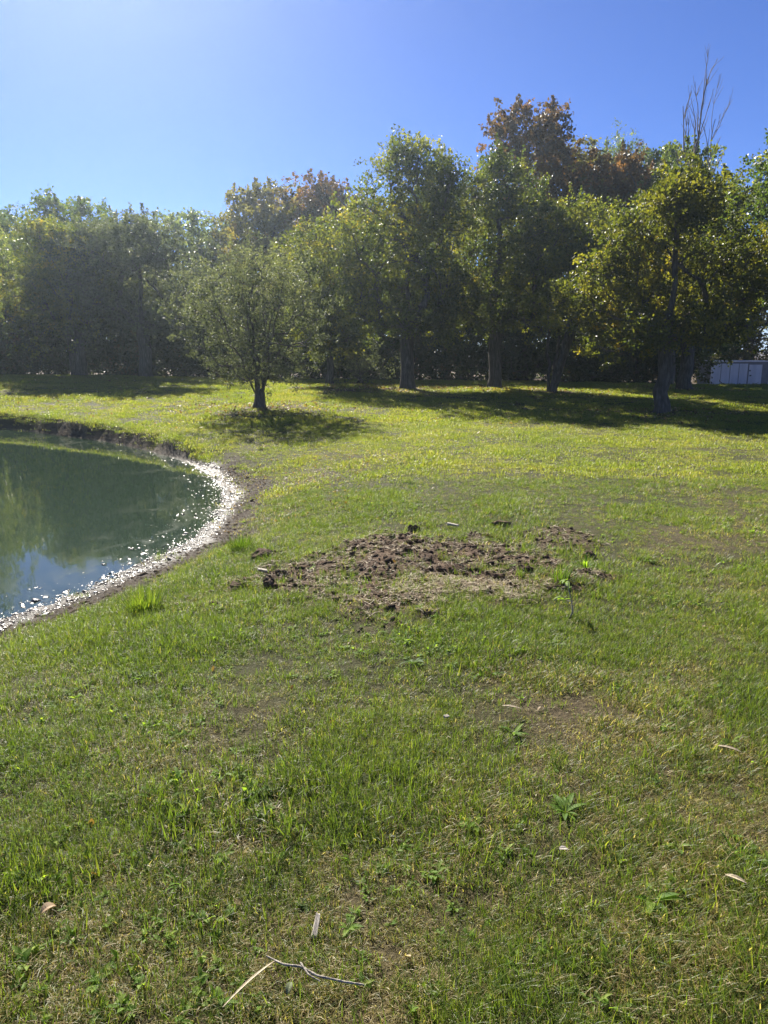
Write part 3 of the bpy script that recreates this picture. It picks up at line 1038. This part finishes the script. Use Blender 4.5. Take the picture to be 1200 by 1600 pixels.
# the row along the lawn, from the pond side to the trailer
tree('pear_tree', 'tree at the photo edge, its thin trunk beside the drooping willow', (-17.3, 34.5), 21, 6.6, 2.0, 1.6, .17, 'pear', n=170, per=90, leaf=.1, group=ROW)
tree('pear_tree', 'dark two-stemmed pear tree with a narrow shaded crown above a bright low spray', (-13.1, 33.2), 22, 6.7, 2.35, 1.7, .24, 'pear', crown0=2.1, n=270, per=110, leaf=.095, stems=2, spread=.5, group=ROW,
     extra=[(-1.0, -1.6, 1.25), (-.7, -1.8, 1.1), (-1.3, -1.7, 1.45), (.8, -1.5, 1.3), (1.2, -1.5, 1.6)])
tree('pear_tree', 'broad hazy pear tree between the two-stemmed tree and the small vase-shaped tree', (-10.1, 33.1), 23, 6.5, 2.9, 1.6, .26, 'crab', crown0=2.0, n=320, per=110, leaf=.095, prof=ROUND, group=ROW,
     extra=[(-2.2, -1.2, 2.0), (2.0, -1.4, 1.8), (2.4, -1.0, 2.2)])
tree('crabapple_tree', 'small vase-shaped tree with a forked short trunk standing alone on the lawn', (-3.21, 19.87), 24, 3.95, 1.78, .55, .045, 'crab', prof=VASE, n=400, per=54, sig=.16, leaf=.047,
     stems=9, spread=1.35, crown0=.6, gap=.28, lumpy=.22, shoots=40, shell=.55, leader=.8, foot=.05, fork=.42)
tree('pear_tree', 'tall full pear tree with a straight trunk, its crown edge yellow green', (.84, 27.5), 25, 8.3, 2.45, 2.0, .235, 'pear', n=340, per=120, leaf=.085, group=ROW, gap=.4,
     extra=[(-2.0, -.8, 2.1), (-2.3, -.4, 2.5), (.8, -1.6, 1.75), (1.0, -1.7, 1.5), (-.6, -1.4, 1.5)])
tree('pear_tree', 'slender yellow-leaved pear tree between the vase-shaped tree and the tall full pear', (-2.0, 29.0), 35, 6.4, 1.55, 1.3, .13, 'pear', n=190, per=100, leaf=.085, group=ROW, crown0=1.3)
tree('pear_tree', 'upright pear tree with a pointed top, between the full pear and the leaning multi-stemmed tree', (4.02, 28.4), 26, 8.0, 2.1, 2.1, .22, 'pear', n=270, per=115, leaf=.085, group=ROW,
     extra=[(1.3, -1.4, 1.8), (1.6, -1.3, 2.2), (-1.2, -1.2, 1.9)])
tree('multi_stemmed_tree', 'leaning multi-stemmed tree with several bare stems fanning from one foot', (5.66, 26.4), 27, 6.2, 2.1, 1.4, .095, 'pear', n=230, per=105, leaf=.08, stems=4, spread=.9, lean=(.55, 0),
     group=ROW, prof=ROUND, crown0=1.6)
tree('pear_tree', 'nearest pear tree of the row, thick trunk in front of the shaded lawn', (6.86, 19.1), 28, 5.75, 2.25, 1.35, .17, 'pear_gold', crown0=1.75, n=330, per=115, sig=.22, leaf=.075, group=ROW, lean=(.08, 0), gap=.41,
     extra=[(-1.9, -.5, 1.7), (-1.5, -.9, 1.5), (-2.3, 0, 2.0), (1.2, -.8, 1.7)])
tree('pear_tree', 'pear tree with a low limb reaching out over the white trailer', (11.4, 29.5), 29, 7.4, 3.0, 1.9, .24, 'pear', crown0=2.6, n=330, per=110, leaf=.088, group=ROW, prof=ROUND,
     extra=[(1.2, -.6, 2.6), (1.0, -.8, 2.3), (1.5, -.5, 2.7)])
tree('broadleaf_tree', 'dark leafy tree cut off by the photo edge beside the nearest pear tree', (11.3, 19.5), 30, 6.8, 2.9, 2.0, .22, 'wood_green', n=330, per=100, sig=.24, leaf=.085, prof=ROUND, crown0=2.4, lumpy=.5)

# drooping willow at the far bank, mostly beyond the picture edge
def willow(name, label, xy, seed, H, R):
    r = np.random.default_rng(seed)
    T = crown_targets(r, 150, R * .85, H * .45, H, ROUND, seed, .36, .25, .5)
    t = np.linspace(0, 1, 10)[:, None]
    trunk = np.array([0, 0, -.1]) + t * np.array([.3, .1, H * .62]) + r.normal(0, .05, (10, 3)) * [1, 1, 0]
    P, par, ch = skeleton([trunk], T, r)
    root = thing(name, label, 'tree', (xy[0], xy[1], hz(*xy)))
    obj('trunk', wood_mesh('trunk', P, par, ch, 1, .35), M['bark'], root)
    Cs, ti = [], []
    for p in T:
        for _ in range(5):
            L = r.uniform(.5, 1.0) * min(p[2] - .9, 3.2)
            m = int(26 * L)
            u = np.sort(r.uniform(0, 1, m))
            o_ = p + r.normal(0, .3, 3)
            rad = o_[:2] / (np.linalg.norm(o_[:2]) + .1)
            q = np.stack([o_[0] + rad[0] * .45 * np.sqrt(u), o_[1] + rad[1] * .45 * np.sqrt(u), o_[2] - L * u], -1) + r.normal(0, .05, (m, 3))
            Cs.append(q); ti.append(np.clip(r.normal(.45, .16) + r.normal(0, .1, m), 0, 1))
    C, ti = np.concatenate(Cs), np.concatenate(ti)
    obj('crown', leaf_mesh('crown', C, .11, r, ti, aspect=.3), M['willow'], root)
willow('willow_tree', 'pale grey-green weeping willow hanging into the photo edge above the pond', (-16.2, 25.5), 31, 7.6, 4.1)

# the wood behind
w1 = tree('woodland_tree', 'tall green woodland tree behind the two-stemmed pear tree', (-15.8, 41), 41, 9.0, 3.4, 2.2, .26, 'wood_green', prof=TALL, n=280, per=90, sig=.36, leaf=.14, crown0=1.8, group=WOOD, gap=.4)
w2 = tree('woodland_tree', 'olive green woodland tree just beyond the small vase-shaped tree', (-6.1, 42), 42, 10.2, 2.7, 2.2, .26, 'wood_olive', prof=ROUND, n=260, per=90, sig=.34, leaf=.14, crown0=1.8, group=WOOD, lumpy=.45)
w3 = tree('maple_tree', 'rust-orange maple with the highest leafy top in the wood', (6.6, 37), 43, 12.2, 2.5, 3.0, .24, 'maple_rust', prof=([0, .3, .6, .85, 1], [.6, 1, .9, .75, .3]), n=190, per=80, sig=.33, leaf=.15, crown0=3.2, gap=.47, lumpy=.55, group=WOOD)
w4 = tree('woodland_tree', 'grey-green feathery tree beside the rust-orange maple', (12.0, 41.5), 44, 12.2, 2.6, 3.0, .24, 'wood_grey', prof=TALL, n=250, per=95, sig=.36, leaf=.12, crown0=2.5, gap=.4, aspect=.4, shoots=40, group=WOOD)
copy_tree(w1, 'dense green woodland tree filling the pond end of the skyline', (-20.5, 42), 1.3, (1.05, 1.0, .97))
copy_tree(w1, 'green woodland tree rising behind the broad hazy pear tree', (-11.0, 42.5), 2.4, (1.0, 1.0, .96), 'wood_grey')
copy_tree(w1, 'dark green domed tree next to the bare dead tree', (14.3, 40), 4.0, (.95, .95, 1.27))
copy_tree(w2, 'reddish brown domed tree beside the tall full pear tree', (-3.2, 42.5), 2.2, (1.0, 1.0, 1.03), 'maple_rust')
copy_tree(w2, 'low reddish tree tucked against the tall full pear tree', (-1.0, 40.5), 4.1, (.9, .9, .88), 'wood_olive')
copy_tree(w2, 'olive tree closing the gap between the pointed pear tree and the maple', (3.3, 41.5), 5.2, (1.0, 1.0, .95), 'wood_green')
copy_tree(w3, 'low rust-orange maple below the grey-green feathery tree', (10.2, 37.5), 2.6, (.9, .9, .86))
copy_tree(w3, 'brown-leaved maple standing between the orange maple and the feathery tree', (8.6, 39.5), 4.4, (1.0, 1.0, .94), 'wood_olive')
copy_tree(w4, 'thin grey-green tree seen in the gap behind the pear trees', (-8.4, 45), .8, (.9, .9, .76))
copy_tree(w1, 'shaded green tree behind the white trailer', (18.5, 56), 5.4, (1.3, 1.3, 1.0))
copy_tree(w2, 'brownish tree above the roof of the white trailer', (26.5, 57), 1.1, (1.5, 1.5, 1.0), 'wood_olive')
copy_tree(w1, 'green tree beyond the low limb of the pear tree', (15.2, 42), 3.3, (1.0, 1.0, .85), 'wood_green')

# bare dead tree
def dead_tree(name, label, xy, seed):
    r = np.random.default_rng(seed)
    b = Build()
    def limb(p, d, L, rad, lev):
        m = max(4, int(L / .3))
        pts, rr = [p], [rad]
        q, dd = np.array(p, float), np.array(d, float)
        for i in range(m):
            dd = dd + r.normal(0, .085, 3) + [0, 0, .03]
            dd /= np.linalg.norm(dd)
            q = q + dd * L / m
            pts.append(q.copy()); rr.append(rad * (1 - .8 * (i + 1) / m) + .004)
        b.add(*tube(pts, rr, 6 if lev < 2 else 4))
        if lev < 3:
            k = [6, 6, 5][lev]
            for j in range(k):
                u = r.uniform(.35, .97) if lev else .42 + .5 * j / k
                i = int(u * m)
                a = r.uniform(0, 6.28)
                side = np.array([math.cos(a), math.sin(a) * .7, 0])
                spread_ = [.3, .3, .4][lev] * r.uniform(.7, 1.2)
                e = dd * 1.0 + side * spread_ + [0, 0, .25]
                e /= np.linalg.norm(e)
                limb(pts[i], e, L * [.5, .4, .33][lev] * r.uniform(.6, 1.15), rr[i] * .6, lev + 1)
    limb((0, 0, -.1), (.0, 0, 1), 8.2, .13, 3)
    limb((.0, 0, 6.9), (-.10, 0, 1), 5.2, .055, 1)
    limb((.0, 0, 5.9), (.08, .05, 1), 7.5, .075, 1)
    limb((.0, 0, 6.2), (.36, -.1, 1), 5.6, .05, 1)
    limb((.05, 0, 6.6), (.5, .1, 1), 5.0, .045, 2)
    limb((.05, 0, 5.4), (.66, .05, .8), 4.6, .05, 2)
    root = thing(name, label, 'tree', (xy[0], xy[1], hz(*xy)))
    root.scale = (.85, .85, .94)
    obj('trunk', b.mesh('trunk', True), M['bark_dead'], root)
dead_tree('dead_tree', 'bare leafless dead tree with thin upright branches against the sky', (12.75, 34.5), 51)

# shrubs of the wood's edge
def shrub(name, label, xy, seed, H, R, leafmat, n=90, per=90, leaf=.12, group='shrubs along the edge of the wood'):
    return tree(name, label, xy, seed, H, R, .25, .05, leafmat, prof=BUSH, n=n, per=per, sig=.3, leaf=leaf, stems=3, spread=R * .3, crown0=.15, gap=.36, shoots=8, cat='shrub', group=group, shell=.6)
s1 = shrub('woodland_shrub', 'dark shrub in the shade behind the tall full pear tree', (1.0, 36.5), 61, 3.2, 2.2, 'under')
s2 = shrub('woodland_shrub', 'dark shrub in the shade behind the multi-stemmed tree', (6.6, 35.5), 62, 2.8, 2.3, 'under')
spots = [(-18.5, 38.5, 'dark shrub at the pond end of the wood', 0), (-15.2, 38, 'dark shrub just behind the two-stemmed pear tree', 1), (-12.2, 38.2, 'dark shrub between the two-stemmed pear and the broad pear', 0),
         (-9.0, 37.5, 'dark shrub just behind the broad hazy pear tree', 1), (-6.0, 37, 'dark shrub seen past the pond side of the vase-shaped tree', 0), (-3.2, 36, 'dark shrub directly beyond the vase-shaped tree', 1),
         (-1.0, 37.5, 'dark shrub on the pond side of the tall full pear trunk', 0), (3.8, 37, 'dark shrub behind the pointed pear tree trunk', 1), (9.2, 36.5, 'dark shrub behind the nearest pear tree trunk', 0),
         (11.8, 37, 'dark shrub behind the trunk with the low limb', 1), (12.9, 38.5, 'dark shrub beside the coupling end of the white trailer', 0), (24.0, 54, 'brown shrub behind the white trailer', 1)]
for i, (x, y, lb, w) in enumerate(spots):
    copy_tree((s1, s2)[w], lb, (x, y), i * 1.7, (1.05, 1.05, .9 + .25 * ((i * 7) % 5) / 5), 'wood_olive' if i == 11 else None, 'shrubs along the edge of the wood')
sp = shrub('sapling', 'thin pale sapling at the foot of the slender yellow-leaved pear tree', (-.9, 29.6), 63, 2.0, .8, 'crab', n=40, per=45, leaf=.07, group=None)

# the depth of the wood, one mass nobody could count
def wood_mass():
    r = np.random.default_rng(77)
    n = 1500
    x, y = r.uniform(-42, 44, n), r.uniform(44.5, 60, n)
    z = r.uniform(0, 1, n) ** .8 * (5.4 + 1.5 * fbm(x * .2, y * .2, 0, 401, 2))
    keep = ~((x > 15.5) & (y < 56.5))
    T = np.stack([x, y, z - .2], -1)[keep]
    C, ti = leaves_from(r, T, 85, .6, 402)
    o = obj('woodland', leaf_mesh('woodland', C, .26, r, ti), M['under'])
    tag(o, 'shadowy mass of leaves deep in the wood behind the trees', 'woodland', kind='stuff')
wood_mass()

# ------------------------------------------------------------------ white trailer
def trailer():
    white = plain('trailer_white', [(0.3, (0.40, 0.43, 0.48)), (0.7, (0.56, 0.59, 0.64))], 3, 0.45, 0.05, 6, 0.5, (1, 1, .2))
    dark = plain('trailer_black', [(0.3, (0.012, 0.012, 0.013)), (0.7, (0.03, 0.03, 0.03))], 10, 0.5, 0.0)
    trim = plain('trailer_aluminium', [(0.3, (0.5, 0.51, 0.53)), (0.7, (0.64, 0.65, 0.67))], 5, 0.35, 0.05)
    z = hz(20.5, 46) - .12
    t = thing('cargo_trailer', 'white enclosed cargo trailer parked in the shade under the trees', 'trailer', (19.3, 46, z), .03)
    L_, H0, H1 = 3.55, .45, 2.05
    def part(nm, boxes, m, parent=t):
        b = Build()
        for q in boxes:
            box(b, *q)
        o = obj(nm, b.mesh(nm), m, parent)
        return o
    part('body', [(0.03, L_ - .03, .03, 1.95, H0, H1)], plain('trailer_grey', [(0.3, (0.12, 0.13, 0.14)), (0.7, (0.2, 0.21, 0.22))], 4, 0.6, 0.05))
    for k in range(4):
        part('side_panel', [(0.06 + k * .535, .06 + k * .535 + .495, .012, .03, H0 + .02, H1 - .1)], white)
    d = part('door', [(2.24, 3.02, .002, .03, H0 + .06, H1 - .16)], white)
    part('door_handle', [(2.3, 2.4, -.03, .002, 1.22, 1.30)], dark, d)
    part('hinge', [(2.26, 2.34, -.012, .002, 1.5, 1.58)], dark, d)
    part('corner_post', [(L_ - .12, L_ + .02, -.012, .03, H0, H1)], trim)
    part('corner_post', [(-.02, .05, -.012, .03, H0, H1)], trim)
    part('roof', [(-.03, L_ + .03, -.03, 2.0, H1, H1 + .07)], trim)
    part('bottom_rail', [(0, L_, -.005, .03, H0 - .08, H0)], trim)
    part('tongue', [(-1.2, 0, .92, 1.02, .38, .46)], dark)
    def wheel(x0):
        a = np.arange(20) / 20 * 6.283
        b = Build()
        rings = [(0.30, 0), (.33, .03), (.33, .17), (.30, .2), (.18, .2), (.18, 0)]
        V = np.concatenate([np.stack([x0 + rr * np.cos(a), np.full(20, .02 + yy), .33 + rr * np.sin(a)], -1) for rr, yy in rings])
        i = np.arange(20)
        F = [np.stack([k * 20 + i, k * 20 + (i + 1) % 20, ((k + 1) % 6) * 20 + (i + 1) % 20, ((k + 1) % 6) * 20 + i], -1) for k in range(6)]
        b.add(V, np.concatenate(F))
        w = obj('wheel', b.mesh('wheel', True), dark, t)
        b = Build()
        box(b, x0 - .125, x0 + .125, .04, .1, .33 - .125, .33 + .125)
        obj('rim', b.mesh('rim'), trim, w)
    wheel(1.3); wheel(2.05)
    part('mudguard', [(.9, 2.2, -.06, .012, .7, .76)], trim)
    # felled brushwood lying along the trailer
    b = Build()
    r = np.random.default_rng(3)
    for k in range(16):
        p0 = np.array([r.uniform(-.5, 2.4), r.uniform(-.4, .1), r.uniform(.05, .5)])
        dv = np.array([r.uniform(-1, 1), r.uniform(-.2, .2), r.uniform(-.1, .45)])
        pts = p0 + np.linspace(0, 1, 6)[:, None] * dv + r.normal(0, .03, (6, 3))
        b.add(*tube(pts, np.linspace(.035, .01, 6), 5))
    o = obj('brushwood', b.mesh('brushwood', True), M['bark'], None, (19.0, 45.2, z + .35))
    tag(o, 'dark cut brushwood heaped against the white trailer', 'brushwood')
    o['kind'] = 'stuff'
trailer()

# ------------------------------------------------------------------ plants and bits lying on the lawn
def on(x, y, dz=0.0):
    return (x, y, hz(x, y) + dz)

def rosette(name, label, xy, seed, n, length, width, m, lobes=0, rise=(.2, .9), cat='weed', group=None):
    r = np.random.default_rng(seed)
    t = thing(name, label, cat, on(*xy), r.uniform(0, 6.28), group)
    shared = []
    for k in range(3):
        b = Build()
        leaf_blade_mesh(b, (0.004, 0, 0), 0, length * .8, width * .72, r.uniform(.4, 1.1), r.uniform(.2, .8), lobes, 0.0, 8 if lobes else 6)
        shared.append(b.mesh('leaf', True))
    n = int(n * 1.5)
    for k in range(n):
        s = r.uniform(.4, 1.1)
        o = obj('leaf', shared[k % 3], M[m], t)
        o.rotation_euler = (r.normal(0, .15), -r.uniform(*rise), k / n * 6.283 + r.uniform(-.4, .4))
        o.scale = (s, s, s)
    return t
WG = 'weeds growing in the lawn'
rosette('plantain_weed', 'bright green plantain weed, the biggest leafy clump near the pale husk', (.79, 1.98), 401, 13, .11, .034, 'weed', group=WG)
rosette('dandelion_weed', 'pale dusty dandelion rosette in the thin dry turf', (.60, 1.86), 402, 9, .085, .024, 'silver_weed', 5, (.05, .5), group=WG)
rosette('dandelion_weed', 'dark dandelion rosette with shiny leaves below the thin dry turf', (.41, 1.80), 403, 9, .095, .026, 'dock', 5, (.1, .6), group=WG)
rosette('dock_weed', 'broad dark green dock clump in the thickest long grass', (.64, 2.43), 404, 12, .12, .032, 'weed', group=WG)
rosette('dock_weed', 'small dark dock clump alone amid short turf', (-.44, 2.42), 405, 9, .075, .024, 'dock', group=WG)
rosette('clover_weed', 'broad-leaved weed behind the upright pale wood chip', (-.22, 1.98), 406, 9, .06, .03, 'dock', 0, (.1, .6), group=WG)
rosette('clover_weed', 'yellow-green leafy weed just beside the upright pale wood chip', (-.1, 1.87), 407, 8, .055, .018, 'weed', group=WG)
rosette('grass_weed', 'coarse pale green weed in the long grass of the near corner', (-.62, 2.05), 408, 11, .10, .011, 'weed', 0, (.3, 1.1), group=WG)
rosette('grass_weed', 'spiky yellow-green weed next to the second pale husk', (1.13, 2.2), 409, 12, .09, .010, 'weed', 0, (.4, 1.1), group=WG)
rosette('thistle_weed', 'spreading weed in front of the bare soil patch', (.12, 4.05), 410, 14, .13, .03, 'weed', 4, (.2, .9), group=WG)
rosette('thistle_weed', 'leafy weed between the bare soil and the dry brown spot', (.15, 3.72), 411, 10, .11, .03, 'dock', 4, (.2, .9), group=WG)
rosette('thistle_weed', 'leafy weed at the far corner of the bare soil patch', (1.5, 5.5), 412, 14, .17, .022, 'weed', 0, (.5, 1.3), group=WG)
rosette('plantain_weed', 'low bright plantain weed near the dry brown spot', (.55, 3.0), 413, 10, .09, .028, 'weed', group=WG)
rosette('plantain_weed', 'small yellow-green plantain weed in short turf toward the pond', (-.6, 2.85), 414, 8, .08, .02, 'weed', group=WG)

def tuft(name, label, xy, seed, n, h, spread):
    r = np.random.default_rng(seed)
    b = Build()
    for _ in range(n):
        a, q = r.uniform(0, 6.28), spread * math.sqrt(r.uniform())
        blade(b, r, (q * math.cos(a), q * math.sin(a), -.01), h * r.uniform(.5, 1.1), .006 * r.uniform(.7, 1.4), r.uniform(.1, .9), a + r.normal(0, .6), np.clip(r.normal(.15, .14), 0, .7), 4)
    o = obj(name, b.mesh(name), M['grass'], None, on(*xy))
    tag(o, label, 'grass tuft', 'long grass tufts on the bank')
tuft('grass_tuft', 'rounded tuft of long grass at the bend of the shore', (-1.29, 6.75), 421, 240, .17, .11)
tuft('grass_tuft', 'ragged tuft of long grass near the narrow muddy shore', (-1.62, 4.95), 422, 240, .19, .11)
tuft('grass_tuft', 'spiky tuft of grass rising over the sunny edge of the soil patch', (1.22, 5.1), 423, 70, .17, .06)

def sprig():
    t = thing('sapling_sprig', 'upright leafy sprig with a curved bare stem at the edge of the soil patch', 'plant', on(1.13, 4.45))
    b = Build()
    pts = np.array([(-.02, -.03, -.02), (0.02, -.02, .05), (.015, 0, .13), (-.01, .02, .22), (-.02, .03, .32)])
    b.add(*tube(pts, [.007, .006, .005, .004, .002], 6))
    b.add(*tube([(.015, 0, .13), (-.05, .01, .15), (-.13, 0, .15)], [.004, .003, .002], 5))
    obj('stem', b.mesh('stem', True), M['twig'], t)
    r = np.random.default_rng(4)
    b = Build()
    leaf_blade_mesh(b, (0, 0, 0), 0, .085, .032, .7, .6, 0, .2, 5)
    lm = b.mesh('leaf', True)
    t.scale = (.75, .75, .75)
    for k in range(10):
        q = pts[2] + (pts[4] - pts[2]) * r.uniform(0, 1) if k > 3 else np.array([-.04 - .03 * k, .01, .15])
        o = obj('leaf', lm, M['weed'], t, tuple(q), (r.normal(0, .4), -r.uniform(-.2, .8), r.uniform(0, 6.28)))
        s = r.uniform(.6, 1.2)
        o.scale = (s, s, s)
sprig()

def stick(name, label, pts, radii, m='twig', sides=7, cat='stick', forks=()):
    b = Build()
    def fine(P_, R_):
        P_, R_ = np.array(P_, float), np.array(R_, float)
        u = np.linspace(0, len(P_) - 1, len(P_) * 5)
        q = np.stack([np.interp(u, np.arange(len(P_)), P_[:, i]) for i in range(3)], -1)
        q[1:-1] = (q[:-2] + q[1:-1] * 2 + q[2:]) / 4
        rr = np.interp(u, np.arange(len(P_)), R_) * (1 + .18 * np.sin(np.arange(len(u)) * 2.1))
        q[:, 2] += np.array([hz(a, c) for a, c in q[:, :2]])
        return q, rr
    for P_, R_ in ((pts, radii),) + tuple(forks):
        q, rr = fine(P_, R_)
        b.add(*tube(q, rr, sides))
    o = obj(name, b.mesh(name, True), M[m])
    tag(o, label, cat)
    return o
stick('fallen_twig', 'long bent pale twig lying across the grass', [(-.31, 1.735, .035), (-.26, 1.70, .042), (-.215, 1.695, .042), (-.17, 1.665, .038), (-.10, 1.655, .03), (-.05, 1.655, .022)], [.002, .003, .0036, .0032, .003, .0026], forks=(([(-.215, 1.695, .052), (-.19, 1.655, .05), (-.16, 1.64, .045)], [.003, .002, .0015]),))

def husk(name, label, x, y, rz, length, width, m, cat, dz=.045, droop=.5, rise=.15, tilt=0.0):
    b = Build()
    leaf_blade_mesh(b, (-length / 2, 0, 0), 0, length, width, droop, .85, 0, rise, 8)
    v, f, t = b.arrays()
    # a real thickness
    v2 = v - [0, 0, .0022]
    nv = len(v)
    fs = [np.concatenate([f[0], f[0][:, ::-1] + nv])]
    edge = [i for i in range(0, nv, 3)] + [i for i in range(nv - 2, nv)] + [i for i in range(nv - 4, 0, -3)] + [1]
    rim = np.array([(edge[i], edge[(i + 1) % len(edge)], edge[(i + 1) % len(edge)] + nv, edge[i] + nv) for i in range(len(edge))])
    me = new_mesh(name, np.concatenate([v, v2]), [np.concatenate([fs[0], rim])], np.concatenate([t, t]))
    o = obj(name, me, M[m], None, on(x, y, dz), (tilt, 0, rz))
    tag(o, label, cat)
    return o
husk('dry_grass_blade', 'long curved dry straw blade meeting the end of the bent twig', -.335, 1.645, .95, .19, .0065, 'straw', 'dry blade', .04, .4, .2)
husk('dry_husk', 'pale dry husk lying flat near the photo edge, level with the brown spot', 1.38, 2.8, -.35, .09, .015, 'straw', 'husk')
husk('dry_husk', 'short pale husk in front of the spiky weed', 1.06, 2.03, -.5, .06, .018, 'straw', 'husk')
husk('dry_leaf', 'curled brown dead leaf in the long grass of the near corner', -.95, 1.90, .9, .05, .03, 'litter', 'leaf', .05, 1.6, .8)
husk('dry_leaf', 'pale crumpled leaf just below the bent twig', -.235, 1.62, 1.4, .035, .016, 'silver_weed', 'leaf', .045, 1.2, .8)
husk('dry_husk', 'thin straw-coloured husk on the far side of the brown spot', .57, 3.16, -.1, .09, .014, 'straw', 'husk', .04)
husk('dry_leaf', 'small whitish leaf lying beside the dark dock clump in long grass', .57, 2.16, .2, .03, .02, 'chip', 'leaf', .05)

def chip(name, label, x, y, rot, l, w, h, dz=.03, cat='wood chip'):
    b = Build()
    box(b, -l / 2, l / 2, -w / 2, w / 2, -h / 2, h / 2)
    v, f, t = b.arrays()
    r = np.random.default_rng(int(abs(x) * 1000))
    v = v + r.normal(0, 1, v.shape) * [l * .05, w * .12, h * .2]
    me = new_mesh(name, v, f, t)
    o = obj(name, me, M['chip'], None, on(x, y, dz), rot)
    bv = o.modifiers.new('edge', 'BEVEL')
    bv.width, bv.segments = min(w, h) * .25, 2
    tag(o, label, cat)
chip('wood_chip', 'pale oblong wood chip standing up in the grass', -.19, 1.86, (0.1, -.45, 1.45), .062, .014, .008, .03)
chip('wood_chip', 'white wood chip on the pond side of the bare soil', -.92, 5.6, (.2, .3, .4), .07, .045, .02, .035)
chip('wood_chip', 'pale flat wood chip lying beyond the soil patch, beside the big dark clod', .63, 6.85, (.1, .1, -.3), .11, .035, .015, .04)
chip('wood_chip', 'small pale chip in the grass before the dry brown spot', .27, 3.09, (.3, .2, .8), .03, .018, .01, .03)

def clod(name, label, x, y, seed, size, sc=(1, 1, .7), dz=.0):
    v, f = lump(seed, 3, 0.9, 1.0)
    v = v * (1 + .7 * (fbm(v[:, 0] * 5 + seed, v[:, 1] * 5, v[:, 2] * 5, seed, 3) - .5)[:, None])
    me = new_mesh(name, v * size * .82 * np.array(sc), f, None, False)
    o = obj(name, me, M['soil'], None, on(x, y, dz), (0, 0, seed * 1.1))
    tag(o, label, 'soil clod', 'soil clods of the bare patch')
clod('soil_clod', 'dark pointed clod at the far rim of the bare soil', .26, 6.8, 501, .075, (.9, .7, .85), .015)
clod('soil_clod', 'widest dark clod lying in the grass beyond the bare soil', 1.08, 6.9, 502, .085, (1.4, .8, .55), .01)
clod('soil_clod', 'dark clod in the grass toward the pond, near the rounded tuft', -1.02, 6.25, 503, .11, (1.2, .9, .55), .01)
clod('soil_clod', 'black clod at the pond-side corner of the bare soil', -.80, 5.2, 504, .06, (1, 1, .9), .02)
clod('soil_clod', 'black clod in the sunny half of the bare soil, nearest the spiky tuft', 1.02, 5.35, 505, .055, (1.1, .9, .8), .02)
clod('soil_clod', 'paired black clod just inside the spiky tuft side of the soil', .83, 5.3, 506, .05, (1.2, .9, .8), .02)
clod('soil_clod', 'flat dark clod at the outer end of the soil opposite the pond', 1.62, 5.85, 507, .06, (1.2, .9, .6), .02)
clod('soil_clod', 'upright dark clod standing in the pond-side half of the soil', -.25, 5.9, 508, .045, (.7, .6, 1.1), .01)
clod('soil_clod', 'grey lump of soil on the strip between tuft and soil', -1.05, 5.25, 509, .06, (1.2, 1, .6), .01)

# ------------------------------------------------------------------ scattering veil, added to stand in for lens glare over the trees
def glare_veil():
    b = Build()
    box(b, -1150, 1150, -1150, 1150, -2.5, 15.5)
    me = b.mesh('glare_veil')
    m = bpy.data.materials.new('glare_veil_volume')
    m.use_nodes = True
    N, L = m.node_tree.nodes, m.node_tree.links
    N.remove(N['Principled BSDF'])
    pv_ = N.new('ShaderNodeVolumePrincipled')
    pv_.inputs['Color'].default_value = (0.72, 0.86, 1.0, 1)
    pv_.inputs['Density'].default_value = 0.0009
    pv_.inputs['Anisotropy'].default_value = 0.8
    L.new(pv_.outputs[0], N['Material Output'].inputs['Volume'])
    o = obj('glare_veil', me, m)
    o['kind'] = 'stuff'
    o['label'] = 'thin bright veil added before the trees, standing in for lens glare'
    o['category'] = 'glare_veil'
glare_veil()
